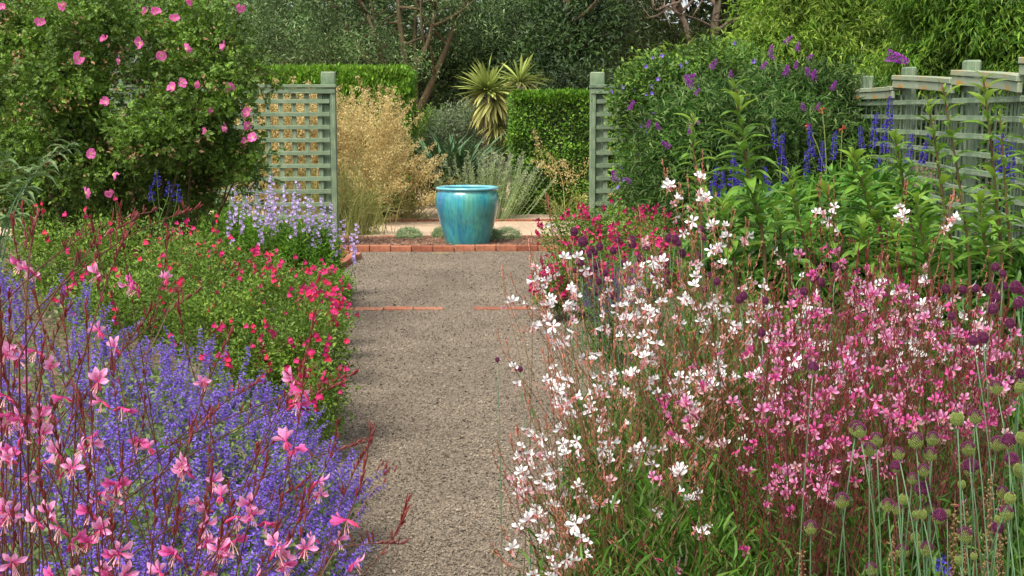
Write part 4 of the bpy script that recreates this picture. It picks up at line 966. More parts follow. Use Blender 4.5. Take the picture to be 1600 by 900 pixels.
def tall_spike(mat, L=.3, w_=.014, n=60, fl=.014):
    mb = MB(); mb.tube([(0, 0, 0), (0, 0, L * .5), (.004, 0, L)], [.0025, .002, .001], 4, 1, False)
    s = rng.random(n); P = np.stack([np.zeros(n), np.zeros(n), s * L * .98 + .01], 1); o = rnd(n) * [1, 1, .2]; P = P + norm(o) * (w_ * (1.1 - s * .8))[:, None] * .6
    mb.inst(FLORET, frames(norm(norm(o) + [0, 0, .3]), rnd(n) + [0, 0, .8], fl * (1.15 - s * .5), fl * (1.15 - s * .5)), P, 0)
    return mb.mesh('flower_spike', [mat, 'green_stem'])
BS = [tall_spike('blue_petal', .26, .02, 90, .02) for _ in range(3)]; VS = [tall_spike('violet_petal', .2, .008, 50, .009) for _ in range(3)]
def upright(o): return np.stack([o[:, 0], -o[:, 2], o[:, 1]], 1)
def spike_plant(name, label, base, tips, meshes, group, stem_r=.003, fol=400, foll=.05, leaf_mat_='bright_leaf', pn='flower_spike', L=.26, sc=.85, hfol=.7):
    t = thing(name, label, 'flowering plant', base, group); mb = MB(); base = np.array(base)
    for e in tips:
        e = np.array(e); s = sc * rng.uniform(.8, 1.15); b = base + rng.normal(size=3) * [.09, .09, 0]; b[2] = 0; q = e - [0, 0, L * s]
        P = bez(b, b + [0, 0, q[2] * .6], q, 7); mb.tube(P, np.linspace(stem_r, stem_r * .6, 7), 4, 0, False)
        d = norm(q - P[-2]) ; d = norm(d * .4 + [0, 0, .8]); put(meshes[rng.integers(len(meshes))], pn, t, q, upright(frames(d, rnd(1)[0])[0]), s)
        n = 14; Q = bez(b, b + [0, 0, q[2] * .6], q, 30)[rng.integers(4, 29, n)]; mb.inst(LEAF6, frames(norm(rnd(n) * [1, 1, .2] + [0, 0, .5]), rnd(n) * .4 + [0, 0, 1], foll * .3, foll * rng.uniform(.6, 1.3, n)), Q, 1)
    n = fol; r = .25; P, U = cloud([(base[0], base[1], hfol * .45, r, r, hfol * .5)], n, None, .4, .7); leafy(mb, P, U, foll, .3, LEAF6, 1)
    part(mb, 'stems_and_leaves', ['green_stem', leaf_mat_], t, 'stuff'); return t
G = 'deep blue flower spikes before the buddleia'
spike_plant('blue_salvia', 'tall deep blue salvia with one high spike against the buddleia', (xat(1220, 9.4), 9.4, 0), [at(x, y, 9.4) for x, y in ((1212, 188), (1222, 210), (1228, 250), (1200, 262))], BS, G, hfol=.9)
spike_plant('blue_salvia', 'low cluster of deep blue salvia spikes behind the biggest lily stalk', (xat(1150, 8.2), 8.2, 0), [at(x, y, 8.2 + rng.normal() * .1) for x, y in ((1120, 262), (1132, 268), (1128, 290), (1160, 262), (1170, 275), (1145, 240), (1178, 290), (1140, 300), (1195, 285), (1118, 285), (1150, 255), (1165, 300))], BS, G)
spike_plant('blue_salvia', 'blue salvia spikes mixed with coral flowered stems', (xat(1280, 9.6), 9.6, 0), [at(x, y, 9.6 + rng.normal() * .1) for x, y in ((1270, 195), (1303, 205), (1285, 222), (1262, 238))], BS, G, hfol=.9)
spike_plant('blue_salvia', 'blue salvia spikes standing before the end of the curved fence', (xat(1370, 9.3), 9.2, 0), [at(x, y, 9.2 + rng.normal() * .1) for x, y in ((1391, 152), (1366, 178), (1349, 198), (1384, 190), (1375, 248), (1442, 205), (1420, 210), (1368, 255))], BS, G, hfol=.9)
spike_plant('blue_salvia', 'blue salvia spikes glimpsed through the lily leaves by the fence', (xat(1560, 7.1), 7.0, 0), [at(x, y, 7.0) for x, y in ((1573, 210), (1582, 225), (1560, 215))], BS, G, hfol=.9)
spike_plant('blue_delphinium', 'blue delphinium in the shade under the rose bush', (xat(245, 8.3), 8.3, 0), [at(x, y, 8.3) for x, y in ((245, 268), (262, 285), (238, 292), (275, 290), (330, 378))], [tall_spike('blue_petal', .12, .03, 24, .02)], None, fol=200, L=.12)
spike_plant('violet_sage', 'narrow violet sage spikes between crimson salvia and white gaura', (xat(955, 7.8), 7.9, 0), [at(rng.uniform(915, 1000), rng.uniform(395, 470), 7.8 + rng.normal() * .15) for _ in range(60)], VS, None, .0015, 300, .04, 'salvia_leaf', L=.2, hfol=.4)
spike_plant('violet_sage', 'patch of violet flowers low in the corner behind green alliums', (xat(1475, 2.6), 2.6, 0), [at(x, y, 2.6) for x, y in ((1468, 872), (1480, 885))], [tall_spike('blue_petal', .04, .008, 22, .009)], None, .0012, 40, .03, 'salvia_leaf', L=.04, hfol=.4)
for _ in range(1):
    t = thing('coral_stems', 'slender green stems with small coral flowers above the blue salvia', 'flowering plant', (xat(1310, 9.8), 9.8, 0)); mb = MB()
    for x, y in ((1285, 172), (1262, 195), (1316, 200)):
        e = at(x, y, 9.8); b = np.array([xat(1310, 9.8), 9.8, 0]) + rng.normal(size=3) * [.05, .05, 0]; b[2] = 0
        mb.tube(bez(b, b + [0, 0, e[2] * .7], e, 7), np.linspace(.006, .003, 7), 4, 0, False); n = 9; mb.inst(FLORET, frames(rnd(n), rnd(n), .016, .02), e + rng.normal(size=(n, 3)) * .016, 1)
    part(mb, 'stem', ['allium_green', 'coral'], t)

# ------------------------------------------------------------------ penstemon
def pen_spike():
    mb = MB(); L = .32; mb.tube([(0, 0, 0), (.006, 0, .16), (0, 0, L)], [.0025, .002, .001], 4, 1, False)
    for k in range(15):
        z = .05 + .26 * k / 15; a = rng.uniform(0, 6.28); s = .030 * (1.15 - .45 * k / 15); o = np.array([math.cos(a), math.sin(a), .15])
        c = np.array([0, 0, z]) + o * .022
        for j in range(5):
            b = j * 1.257; x = norm(np.cross(o, [0, 0, 1.])); y = norm(np.cross(x, o)); d = norm(x * math.cos(b) + y * math.sin(b) + o * .5)
            mb.inst(LEAF, frames(d, o, s * .7, s * .55), c[None], 0)
        mb.inst(BUD4, frames(norm(o), rnd(1)[0], .005, .026, .005), np.array([[0, 0, z]]), 2)
    me = mb.mesh('penstemon_spike', ['lilac_petal', 'green_stem', 'lilac_petal']); t = np.ones(len(me.vertices)) * .75; me.attributes['t'].data.foreach_set('value', t.astype(np.float32)); return me
PS = [pen_spike() for _ in range(4)]
def penstemon(label, base, blobs, tips, n):
    t, B = bush('penstemon_plant', label, 'flowering plant', base, blobs, n, .045, .28, ['pen_leaf'], clump=(8, .03), stems=8, stem_r=.004, stem_mat='green_stem', group='lilac penstemons by the trellis')
    mb = MB()
    for x, y, Yq in tips:
        e = at(x, y - 6, Yq); s = rng.uniform(.95, 1.25); q = e - [0, 0, .32 * s]; b = np.array(base) + rng.normal(size=3) * [.15, .1, 0]; b[2] = 0
        mb.tube(bez(b, b + [0, 0, q[2] * .7], q, 6), np.linspace(.004, .0025, 6), 4, 0, False); put(PS[rng.integers(4)], 'flower_spike', t, q, upright(frames(norm(rnd(1)[0] * .15 + [0, 0, 1]), rnd(1)[0])[0]), s)
    part(mb, 'flower_stems', ['green_stem'], t, 'stuff')
penstemon('lilac penstemon with the tallest pale spikes against the trellis', (xat(430, 10.8), 10.9, 0), [bl(430, 400, 10.9, 70, 50), bl(360, 370, 11, 50, 40), bl(480, 390, 10.7, 50, 40)],
          [(372, 292, 10.6), (385, 288, 10.8), (398, 300, 10.5), (425, 272, 10.8), (440, 290, 10.7), (448, 305, 10.5), (415, 300, 10.6), (462, 285, 10.8), (430, 315, 10.5), (475, 310, 10.5), (488, 312, 10.6), (365, 330, 10.5), (405, 335, 10.4), (455, 325, 10.4), (380, 320, 10.4), (435, 295, 10.6)], 12000)
penstemon('lilac penstemon on fresh green foliage at the path corner', (xat(505, 10.9), 11, 0), [bl(495, 415, 10.8, 36, 45), bl(470, 420, 10.6, 50, 45), bl(522, 452, 10.5, 24, 18), bl(500, 445, 10.2, 44, 22)],
          [(505, 312, 10.6), (515, 320, 10.8), (495, 335, 10.5), (483, 345, 10.5), (533, 345, 10.8), (556, 352, 10.9), (520, 350, 10.6), (550, 368, 10.8)], 13000)

# ------------------------------------------------------------------ rose bush
def rose_flower():
    mb = MB(); RP = petal([(0, .08, 0), (.3, .30, .06), (.65, .56, .12), (.92, .50, .2), (.97, .2, .16)], .25)
    for j in range(5):
        a = j * 1.257 + rng.normal() * .12; ti = .38 + rng.normal() * .28; d = np.array([math.sin(a) * math.cos(ti), math.cos(a) * math.cos(ti), math.sin(ti)]); nr = np.array([-math.sin(a) * math.sin(ti), -math.cos(a) * math.sin(ti), math.cos(ti)])
        mb.inst(RP, frames(d, nr, .042, .046), np.zeros((1, 3)), 0)
    n = 26; mb.inst(BUD4, frames(norm(rnd(n) * [1, 1, .2] + [0, 0, .9]), rnd(n), .0018, .012, .0018), rng.normal(size=(n, 3)) * [.004, .004, 0], 1)
    return mb.mesh('rose_flower', ['rose_petal', 'rose_eye'])
RF = [rose_flower() for _ in range(6)]
YR = 9.3
rb = [bl(60, 70, YR, 80, 60), bl(170, 40, YR - .1, 80, 60), bl(280, 45, YR - .1, 70, 50), bl(345, 60, YR - .1, 50, 50), bl(340, 135, YR - .4, 70, 50), bl(365, 215, YR - .2, 50, 45), bl(250, 120, YR - .5, 60, 50), bl(255, 200, YR - .6, 75, 50), bl(120, 130, YR - .4, 80, 50), bl(30, 160, YR - .2, 70, 50), bl(160, 200, YR - .2, 70, 45), bl(70, 230, YR - .2, 80, 50), bl(310, 250, YR - .4, 70, 40), bl(180, 265, YR - .2, 80, 40), bl(20, 290, YR, 70, 60), bl(290, 295, YR, 60, 34), bl(70, 340, YR, 80, 50), bl(395, 120, YR, 26, 35), bl(400, 255, YR, 24, 28), bl(10, 20, YR, 60, 50), bl(200, 330, YR + .2, 90, 40)]
rb = [(x, y + rng.uniform(-.55, .35), z, rx * .86, ry * .8, rz * .86) for x, y, z, rx, ry, rz in rb]
rbase = np.array([xat(210, YR), YR, 0])
rose, _ = bush('rose_bush', 'large round rose bush dotted with single pink roses and rusty hips', 'rose bush', rbase, rb, 20000, .07, .9, ['rose_leaf'], clump=(14, .065), tpl=SPRAY, stems=26, stem_r=.014, stem_mat='bark', shell=.25)
mb = MB(); P, U = cloud(rb, 2600, (12, .035), .05, .1); leafy(mb, P + U * .07, U, .026, .6, LEAF, 0); part(mb, 'faded_sepals', ['dried'], rose, 'stuff')
RFP = [(290, 78), (188, 95), (272, 30), (122, 91), (230, 18), (243, 20), (220, 67), (252, 86), (352, 72), (283, 130), (270, 138), (304, 132), (360, 137), (333, 174), (387, 176), (388, 197), (323, 205), (385, 222), (142, 240), (176, 272), (133, 302), (100, 8), (5, 12), (165, 160), (374, 12), (355, 200), (62, 35), (300, 0), (172, 300), (165, 62), (395, 215)]
for x, y in RFP:
    Yf = YR - (1.15 if 60 < x < 330 else .9)
    put(RF[rng.integers(6)], 'flower', rose, at(x, y, Yf), frames(norm([0, 0, 1.] + rnd(1)[0] * .5), norm([0, -.6, .4] + rnd(1)[0] * .95))[0], rng.uniform(.6, .9))
bush('dark_shrub', 'dark leafy shrub filling the gap behind the rose bush', 'shrub', (xat(60, 11.5), 11.5, 0), [bl(60, 250, 11.5, 130, 110), bl(220, 280, 11.5, 130, 90), bl(0, 100, 12, 120, 120), bl(330, 350, 11.8, 60, 40)], 14000, .06, .5, ['climber_leaf'])
def buddleia_shoot():
    Yq = 5.4; b = np.array([xat(-40, Yq), Yq, 0]); t = thing('silver_buddleia', 'silver-grey buddleia shoots arching in beside the rose bush', 'shrub', b); mb = MB(); lf = MB()
    for x, y in ((112, 232), (70, 268), (40, 300), (10, 250), (20, 340)):
        e = at(x, y, Yq + rng.normal() * .1); P = bez(b, b + [0, 0, e[2] * .95], e, 12); mb.tube(P, np.linspace(.006, .002, 12), 5, 0, False)
        Q = bez(b, b + [0, 0, e[2] * .95], e, 60)[[26, 32, 38, 43, 47, 50, 53, 55, 57, 58, 59]]; n = len(Q)
        for s in (1, -1): lf.inst(DROOP, frames(norm(np.tile([s * .6, -.2, .25], (n, 1)) + rnd(n) * .4), rnd(n) * .3 + [0, 0, 1], .022, rng.uniform(.06, .11, n)), Q, 0)
    part(mb, 'stem', ['blue_stem'], t)
    part(lf, 'foliage', ['grey_leaf'], t, 'stuff')
buddleia_shoot()

# ------------------------------------------------------------------ buddleia and climber on the fence side
def buddleia_panicle():
    mb = MB(); n = 150; s = rng.random(n); P = np.stack([np.zeros(n), s, np.zeros(n)], 1); a = rng.uniform(0, 6.28, n); r = (.19 * (1.05 - s) ** .6)
    P[:, 0] = np.cos(a) * r; P[:, 2] = np.sin(a) * r - s * s * .15; u = norm(np.stack([np.cos(a), .3 * np.ones(n), np.sin(a)], 1))
    mb.inst(FLORET, frames(u, rnd(n), .10, .10), P, 0); return mb.mesh('buddleia_panicle', ['purple_petal'])
BP = [buddleia_panicle() for _ in range(3)]
Yb = 12.6
bb = [bl(1150, 185, Yb, 90, 50), bl(1240, 178, Yb, 70, 50), bl(1290, 190, Yb, 80, 60), bl(1090, 210, Yb, 80, 70), bl(1345, 215, Yb, 50, 60), bl(1200, 230, Yb - .3, 130, 80), bl(1060, 240, Yb, 70, 80), bl(1300, 250, Yb - .3, 100, 80), bl(1120, 300, Yb - .2, 110, 60), bl(1020, 300, Yb, 45, 55), bl(1225, 138, Yb, 36, 26), bl(1290, 135, Yb, 40, 26), bl(1110, 150, Yb, 40, 26), bl(1350, 165, Yb + .3, 40, 30), bl(1180, 135, Yb, 34, 26), bl(1260, 136, Yb, 30, 20)]
bud, _ = bush('buddleia_bush', 'wide grey-green buddleia bush with magenta purple flower cones', 'shrub', (xat(1190, Yb), Yb, 0), bb, 42000, .085, .2, ['buddleia_leaf'], clump=(18, .085), tpl=LEAF, hang=.35, stems=16, stem_r=.015)
for x, y in ((1226, 68), (1204, 85), (1210, 92), (1262, 92), (1140, 122), (1078, 128), (1082, 136), (1085, 148), (1068, 122), (1243, 108), (1265, 118), (1272, 124), (1226, 118), (1385, 86), (1110, 107), (984, 172), (1012, 200), (1030, 203), (1092, 192), (1045, 230), (984, 285), (962, 282), (1256, 172), (1276, 172), (1300, 140), (1078, 210), (1190, 108), (1246, 80)):
    d = norm(np.array([rng.normal() * .6, -.4, .75 + rng.normal() * .3]))
    if x == 1385: d = norm([.9, -.3, -.2])
    put(BP[rng.integers(3)], 'flower_cone', bud, at(x, y, Yb - .9), frames(d, rnd(1)[0])[0], rng.uniform(.065, .11) * (1.9 if x == 1385 else 1))
cb = [bl(985, 155, 14.2, 32, 40), bl(1030, 130, 14, 55, 45), bl(1000, 225, 14.1, 38, 60), bl(1015, 290, 14, 50, 60), bl(1060, 170, 13.8, 60, 60), bl(1050, 120, 14.4, 70, 28), bl(985, 320, 14.2, 24, 30), bl(1130, 110, 14.2, 80, 40)]
cl, _ = bush('climbing_nightshade', 'climber with tiny violet flowers smothering the trellis beside the square hedge', 'climbing plant', (xat(1000, 14.5), 14.45, 0), cb, 22000, .05, .5, ['climber_leaf'], clump=(16, .065), stems=12, stem_r=.01)
VFm = MB(); 
for j in range(5): VFm.inst(LEAF, frames([[math.sin(j * 1.257), math.cos(j * 1.257), .3]], [[0, 0, 1.]], .022, .026), np.zeros((1, 3)), 0)
VFM = VFm.mesh('violet_flower', ['nepeta_petal'])
for i in range(70):
    x, y = rng.uniform(935, 1110), rng.uniform(85, 330)
    b = cb[rng.integers(len(cb))]; u = rnd(1)[0]; u[1] = -abs(u[1]); p = np.array(b[:3]) + u * np.array(b[3:6]) * 1.05
    put(VFM, 'flower', cl, p, frames(norm([0, 0, 1.] + rnd(1)[0] * .3), norm([0, -1., .2] + rnd(1)[0] * .5))[0], rng.uniform(.8, 1.3))

# ------------------------------------------------------------------ tall leafy lily stalks
def droop_leaf(mat, bend):
    p = bez((0, 0, 0), (0, .5, .12), (0, 1 - bend * .35, -bend), 7); V = []; f = []; t = []
    for i, q in enumerate(p):
        s = i / 6; wd = .14 * math.sin(math.pi * min(1, (s * .93 + .05))) ** .8 if i < 6 else .004
        V += [q + [-wd, 0, wd * .45], q, q + [wd, 0, wd * .45]]; t += [s] * 3
    for i in range(6): a = i * 3; f += [(a, a + 1, a + 4, a + 3), (a + 1, a + 2, a + 5, a + 4)]
    mb = MB(); mb.add(Tpl(V, f, None, t)); return mb.mesh('lily_leaf', [mat], True)
DL = [droop_leaf('lily_leaf', b) for b in (.15, .35, .55)]; DY = [droop_leaf('lily_young', b) for b in (.1, .3)]
def stalk(label, pts, Yq, n, ll=.11):
    P = [at(x, y, Yq) for x, y in pts]; b = P[-1].copy(); b[2] = 0; b[0] += .06; b[1] += .05
    c = np.array(spline(P[::-1] if False else [b] + P[::-1], 6)); t = thing('lily_stalk', label, 'leafy stalk', b, 'tall leafy lily stalks'); mb = MB()
    mb.tube(c, np.linspace(.009, .003, len(c)), 6); 
    part(mb, 'stem', ['lily_stem'], t, smooth=True)
    L = len(c)
    for i in range(n):
        s = (i + rng.random() * .5) / n; s = .30 + .70 * s; f = s * (L - 1); k = int(min(f, L - 2)); q = c[k] + (c[k + 1] - c[k]) * (f - k)
        a = i * 2.4 + rng.normal() * .3; up = .35 + .75 * s ** 3; d = norm([math.cos(a), math.sin(a), up])
        size = ll * rng.uniform(1., 1.35) * (1.05 - .45 * s ** 2) * rng.uniform(.8, 1.2) * (.65 if s > .93 else 1)
        me = DY[rng.integers(2)] if s > .86 or rng.random() < .12 else DL[rng.integers(3)]
        put(me, 'leaf', t, q, frames(d, [0, 0, 1.] + rnd(1)[0] * .25)[0], size)
ST = [('tallest lily stalk with broad glossy leaves, in front of the purple buddleia', ((1148, 130), (1162, 223), (1173, 293), (1195, 410)), 4.9, 49, 0.128),
      ('slim young lily stalk nearest the climber covered trellis', ((1083, 180), (1084, 240), (1090, 300), (1098, 400)), 5.6, 34, .11),
      ('lily stalk leaning inwards below the end of the curved fence', ((1332, 240), (1345, 280), (1360, 330), (1380, 400)), 5.2, 42, .12),
      ('lily stalk crossing the first full panel of the curved fence', ((1449, 156), (1462, 230), (1474, 315), (1488, 420)), 5.3, 39, 0.102),
      ('thin lily stalk rising to the lichened cap rail', ((1472, 131), (1488, 220), (1503, 315), (1515, 430)), 5.7, 39, 0.102),
      ('high lily stalk standing over the orange lichen on the fence', ((1536, 119), (1548, 220), (1558, 330), (1566, 440)), 5.1, 44, 0.111),
      ('lily stalk just beside the highest fence post', ((1562, 175), (1568, 250), (1573, 325), (1580, 430)), 5.9, 34, 0.093),
      ('short lily stalk before the blue salvia at the fence end', ((1397, 209), (1405, 250), (1412, 290), (1428, 400)), 5.8, 38, .11),
      ('lily stalk with pale tip among the blue salvia spikes', ((1232, 268), (1240, 310), (1250, 350), (1262, 430)), 5.6, 36, .11),
      ('low lily stalk surrounded by white gaura flowers', ((1290, 290), (1300, 330), (1310, 380), (1322, 440)), 5.3, 34, .12),
      ('lily stalk at the picture edge under the fence post', ((1604, 170), (1606, 260), (1608, 340), (1612, 450)), 5.0, 39, 0.102),
      ('short broad leaved lily stalk beneath the tallest stalk', ((1128, 320), (1135, 350), (1142, 390), (1150, 450)), 4.9, 28, .12),
      ('short lily stalk with crowded leaves before the fence foot', ((1430, 310), (1438, 350), (1445, 390), (1455, 460)), 4.9, 32, .13),
      ('short lily stalk below the white flower clusters', ((1215, 330), (1220, 370), (1226, 410), (1235, 460)), 5.0, 28, .12),
      ('low lily stalk between two taller ones near the fence', ((1345, 350), (1350, 380), (1356, 420), (1362, 470)), 4.9, 28, .12),
      ('low lily stalk in front of the dark alliums by the fence', ((1530, 310), (1535, 350), (1540, 390), (1548, 460)), 4.8, 32, .13),
      ('stubby lily stalk behind the pink gaura crest', ((1390, 345), (1396, 380), (1402, 420), (1410, 460)), 5.1, 28, .12)]
for a in ST: stalk(*a)
bush('green_filler_shrub', 'fresh green low shrub behind the lily stalks', 'shrub', (xat(1330, 7.4), 7.4, 0), [bl(1150, 375, 7.2, 60, 50), bl(1260, 350, 7.6, 70, 55), bl(1350, 330, 7.6, 60, 55), bl(1410, 360, 7.4, 40, 60), bl(1460, 450, 6.4, 80, 50), bl(1560, 460, 6.0, 70, 55), bl(1340, 410, 6.8, 90, 60), bl(1230, 410, 6.8, 70, 50)], 15000, .085, .3, ['bright_leaf'], clump=(8, .06), tpl=LEAF6, stems=14, stem_mat='green_stem', stem_r=.005)

# ------------------------------------------------------------------ drumstick alliums
def allium_head(green, name):
    """egg of small florets; the lowest share `green` of it is still green"""
    mb = MB(); n = 190; i = np.arange(n) + .5; ph = np.arccos(1 - 2 * i / n); th = math.pi * (1 + 5 ** .5) * i
    u = np.stack([np.cos(th) * np.sin(ph), np.sin(th) * np.sin(ph), np.cos(ph)], 1); P = u * [.0105, .0105, .0125]
    zz = (1 - u[:, 2]) / 2; thr = 1 - green; g = zz > thr + rng.normal(size=n) * .04
    l = np.where(g, .0042, .0052)
    for m, s in ((0, ~g), (1, g)):
        if s.sum(): mb.inst(BUD4, frames(norm(u[s] + [0, 0, .45]), rnd(s.sum()), .0014, l[s], .0014), P[s], m)
    lathe(mb, [(.0, -.0125), (.006, -.011), (.0105, 0), (.006, .011), (0, .0125)], 10, 1 if green > .45 else 0)
    mb.inst(LEAF, frames([[.6, 0, -.8]], [[0, 0, 1.]], .004, .009), np.array([[0, 0, -.012]]), 2)
    return mb.mesh(name, ['maroon', 'allium_green', 'stamen'])
AH = {'green': [allium_head(.97, 'allium_head')], 'half': [allium_head(.52, 'allium_head'), allium_head(.6, 'allium_head')], 'most': [allium_head(.35, 'allium_head')], 'dark': [allium_head(0., 'allium_head'), allium_head(0.05, 'allium_head')]}
AL = []
def z2(l, ox, oy, s): return [(ox + x / s, oy + y / s, k, m) for x, y, k, m in l]
AL += z2([(10, 170, 'half', 1), (58, 265, 'half', 1), (95, 215, 'half', 1), (205, 285, 'half', .85), (292, 220, 'half', 1.15), (378, 210, 'half', 1), (192, 352, 'most', .8), (363, 290, 'half', 1), (275, 410, 'half', .75), (331, 370, 'half', .9), (325, 470, 'most', 1.2), (150, 545, 'half', .9), (230, 515, 'green', .8), (200, 565, 'half', .85), (360, 555, 'half', .8), (412, 600, 'most', 1.05), (450, 585, 'green', .6), (500, 110, 'green', 1), (590, 100, 'half', 1), (558, 260, 'half', 1), (570, 355, 'most', 1.3), (523, 440, 'green', .65), (700, 235, 'half', 1.1), (758, 225, 'most', 1.1), (825, 205, 'green', .9), (773, 320, 'most', 1.1), (818, 370, 'green', 1.1), (727, 480, 'half', .9), (767, 510, 'green', .85), (748, 585, 'half', 1), (710, 615, 'green', .65), (540, 695, 'half', 1.1), (291, 708, 'green', .8), (317, 745, 'green', .6), (349, 765, 'half', 1), (509, 820, 'green', .7), (225, 775, 'half', 1), (68, 865, 'half', .95), (293, 590, 'green', .6), (325, 590, 'green', .7), (585, 800, 'green', .55), (705, 655, 'dark', .9)], 1340, 620, 3.215)
AL += z2([(127, 315, 'most', 1), (248, 485, 'half', 1.1), (285, 545, 'half', 1), (208, 688, 'half', 1.1), (120, 763, 'half', .95), (643, 370, 'half', 1.1), (582, 455, 'half', .9), (710, 370, 'green', 1), (533, 455, 'green', 1)], 1200, 400, 1.8)
DK = z2([(640, 32, 'dark', .9), (660, 50, 'dark', .8), (585, 92, 'dark', .9), (548, 95, 'dark', .9), (500, 92, 'dark', 1), (625, 92, 'dark', 1.2), (665, 85, 'dark', .9), (697, 88, 'dark', 1.3), (640, 118, 'dark', 1.2), (705, 130, 'dark', 1.2), (633, 150, 'dark', 1), (577, 238, 'dark', .9), (605, 230, 'dark', 1.1), (622, 320, 'dark', 1), (710, 330, 'dark', .9), (685, 350, 'dark', .9), (103, 100, 'dark', .8), (130, 60, 'dark', 1.2), (150, 75, 'dark', 1), (680, 190, 'dark', 1), (515, 170, 'dark', .8), (190, 30, 'dark', .8)], 1200, 400, 1.8)
DK += [(1270, 570, 'dark', .8), (1155, 468, 'dark', .9), (1162, 462, 'dark', .9), (1190, 520, 'dark', .9), (1120, 440, 'dark', .8), (1196, 470, 'dark', .8), (1255, 455, 'dark', .8), (1600, 455, 'dark', 1), (1590, 475, 'dark', 1)]
D2 = [(777, 562, .7), (813, 577, .8), (911, 378, 1.2), (988, 381, 1.0), (921, 397, .9), (935, 440, .8), (1010, 385, 1), (1035, 400, .9), (931, 415, .9), (958, 392, .8), (1000, 402, .8), (945, 428, .7), (1020, 430, .8), (1060, 410, .8), (975, 410, .7), (890, 400, .7), (905, 410, .7), (1045, 372, 1), (1060, 380, .8), (1090, 400, .8), (1042, 425, .7), (1012, 455, .7), (1030, 440, .7), (1110, 430, .7), (965, 375, .7), (1100, 372, .7)]
D2 += [(float(rng.uniform(895, 1115)), float(rng.uniform(358, 462)), float(rng.uniform(.65, 1.05))) for _ in range(20)]
DESC = {'green': 'all green unopened', 'half': 'half green half maroon', 'most': 'mostly maroon', 'dark': 'dark maroon'}
def sz(m): return 'small' if m < .82 else 'large' if m > 1.05 else 'middle sized'
def allium(px, py, k, m, Yq, label, group, lean=.035):
    e = at(px, py, Yq); b = e + [rng.normal() * lean + .04, rng.normal() * .08 + .05, 0]; b[2] = 0
    t = thing('drumstick_allium', label, 'allium', b, group); mb = MB(); mb.tube(bez(b, b + [0, 0, e[2] * .6], e, 8), np.linspace(.0018, .0011, 8), 5)
    part(mb, 'stem', ['blue_stem'], t, smooth=True)
    d = norm(e - (b + [0, 0, e[2] * .5])); put(AH[k][rng.integers(len(AH[k]))], 'flower_head', t, e, upright(frames(norm(d + [0, 0, .8]), rnd(1)[0])[0]), m * .87)
def ordinal(n): return ['first', 'second', 'third', 'fourth', 'fifth', 'sixth', 'seventh', 'eighth', 'ninth', 'tenth', 'eleventh', 'twelfth', 'thirteenth', 'fourteenth', 'fifteenth', 'sixteenth', 'seventeenth', 'eighteenth', 'nineteenth', 'twentieth'][n]
def rows(lst, cuts):
    out = {}
    for i, a in enumerate(lst):
        r = sum(a[1] > c for c in cuts); out.setdefault((a[2], r), []).append(i)
    lab = {}
    for (k, r), ids in out.items():
        ids.sort(key=lambda i: lst[i][0])
        for j, i in enumerate(ids): lab[i] = (k, r, j, len(ids))
    return lab
RN = ['top', 'upper', 'middle', 'lower', 'bottom']
lab = rows(AL, [660, 715, 765, 830])
for i, (x, y, k, m) in enumerate(AL):
    _, r, j, n = lab[i]
    allium(x, y, k, m, 2.25 + rng.normal() * .08 if y > 640 else 2.6, f'{sz(m)} {DESC[k]} drumstick allium, {ordinal(j)} from the path in the {RN[r]} tier', 'green based drumstick alliums in the corner')
lab = rows(DK, [450, 480, 530])
for i, (x, y, k, m) in enumerate(DK):
    _, r, j, n = lab[i]
    allium(x, y, k, m, (3.1 if y > 480 else 3.5) + rng.normal() * .1, f'{sz(m)} dark maroon allium above pink gaura, {ordinal(j)} from the path in the {RN[r]} row', 'dark drumstick alliums behind the pink gaura')
lab = rows([(x, y, 'dark', m) for x, y, m in D2], [382, 400, 420, 440])
for i, (x, y, m) in enumerate(D2):
    _, r, j, n = lab[i]
    Yq = 4.6 + rng.normal() * .15 if y < 500 else 3.4
    allium(x, y, 'dark', m * (1.25 if y < 500 else .7), Yq, (f'{sz(m)} dark allium before the crimson salvia, {ordinal(j)} from the path in the {RN[r]} row' if y < 500 else ('tiny dark allium head leaning alone over the gravel' if x < 800 else 'tiny dark allium head over the gravel next to white gaura flowers')), 'dark drumstick alliums by the crimson salvia')

bush('dark_shrub', 'dark shrubs standing behind the slats of the curved fence', 'shrub', (5.6, 9.5, 0), [(xat(1440, 10.4) + .75, 10.6, .8, .45, 1.0, .85), (xat(1540, 9) + .75, 9.0, .8, .45, .9, .85), (xat(1640, 7.6) + .7, 7.6, .8, .45, .8, .85)], 14000, .07, .4, ['ever_leaf'], back=1.)

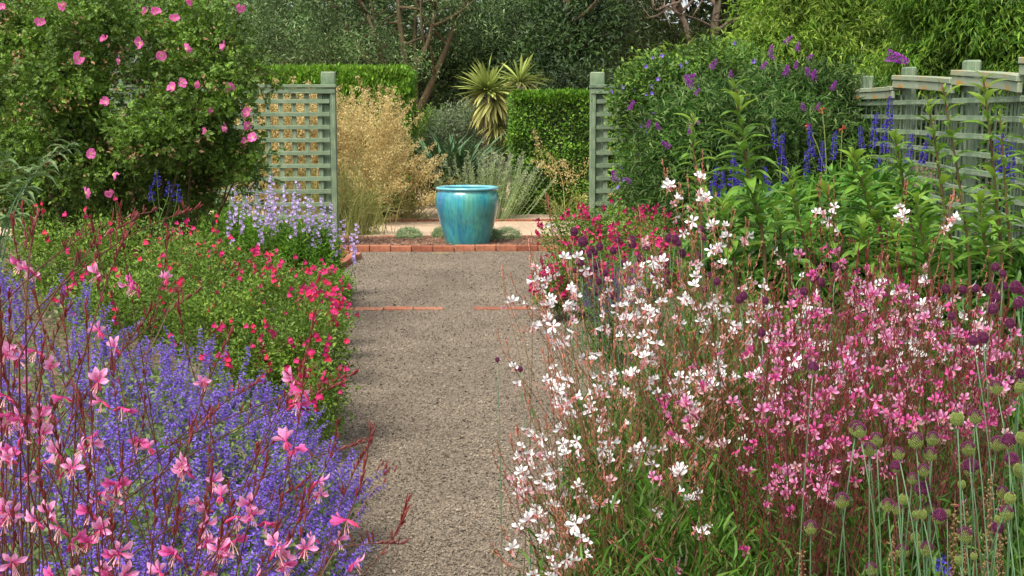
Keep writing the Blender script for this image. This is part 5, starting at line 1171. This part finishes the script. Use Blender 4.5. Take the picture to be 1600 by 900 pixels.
# ------------------------------------------------------------------ dried seed stalks, fallen petals
for i, (x, y, lab) in enumerate(((1492, 780, 'tall dry brown seed stalk behind the central green alliums'), (1510, 800, 'dry brown seed stalk standing just beside the tallest dry one'), (1548, 745, 'pale brown seed stalk between the thick allium stems'), (1566, 770, 'dry seed stalk nearest the picture edge'), (1395, 835, 'short dry brown seed stalk under the alliums at the bottom'), (1252, 860, 'lone dry brown seed stalk beneath the pink gaura'))):
    e = at(x, y, 2.35); b = e * [1, 1, 0] + [.02, .05, 0]; t = thing('seed_stalk', lab, 'dried stalk', b, 'dried seed stalks'); mb = MB(); mb.tube(bez(b, (b + e) / 2 + [.01, 0, 0], e, 6), np.linspace(.002, .001, 6), 4); part(mb, 'stem', ['dried'], t)
    mb = MB(); n = 150; s = rng.random(n) ** .8; P = e - np.array([0, 0, .22]) * s[:, None] + rng.normal(size=(n, 3)) * .004; mb.inst(BUD4, frames(norm(rnd(n) + [0, 0, .4]), rnd(n), .0022, .006, .0022), P); part(mb, 'seed_capsules', ['dried'], t, 'stuff')
def litter():
    mb = MB(); n = 260; e = rng.random(n) < .7
    x = np.where(e, np.where(rng.random(n) < .5, rng.normal(-1.35, .22, n), rng.normal(.55, .3, n)), rng.uniform(-1.3, .6, n)); P = np.stack([x, rng.uniform(4.2, 13.8, n), np.full(n, .024)], 1)
    mb.inst(LEAF6, frames(rnd(n) * [1, 1, .15], rnd(n) * .25 + [0, 0, 1], .008, rng.uniform(.012, .034, n)), P)
    o = put(mb.mesh('leaf_litter', ['chip']), 'leaf_litter'); o['kind'] = 'stuff'; o['label'] = 'small brown dead leaves scattered over the gravel edges'; o['category'] = 'leaf litter'
litter()
pm = MB(); pm.add(GP); PM = pm.mesh('fallen_petal', ['blush_petal'])
for x, y, lab in ((675, 658, 'pale pink petal lying on the gravel in the middle of the path'), (674, 721, 'pink petal lying lower down on the gravel'), (578, 698, 'white petal lying on the gravel beside the catmint'), (557, 646, 'tiny pink petal on the gravel by the scarlet salvia'), (554, 514, 'white petal on the gravel near the brick strip')):
    g = ground(x, y, .024); o = put(PM, 'fallen_petal', None, g, np.array(Euler((rng.normal() * .2, rng.normal() * .2, rng.uniform(0, 6))).to_matrix()), .016); o['label'] = lab; o['category'] = 'petal'; o['group'] = 'petals fallen on the path'
def twiglets():
    t = None
    for x, y, lab in ((690, 396, 'pale straw lying against the front brick row'),):
        g = ground(x, y, .02); mb = MB(); mb.tube([g + [-.11, 0, 0], g + [0, -.01, .006], g + [.13, .01, 0]], [.003, .004, .002], 5); o = put(mb.mesh('straw', ['straw'], False, g), 'straw', None, g); o['label'] = lab; o['category'] = 'straw'
twiglets()
nt_ = sum(len(o.data.polygons) for o in {m.name: type('x', (), {'data': m}) for m in bpy.data.meshes}.values())
print('unique polys', nt_, 'objects', len(SC.objects))
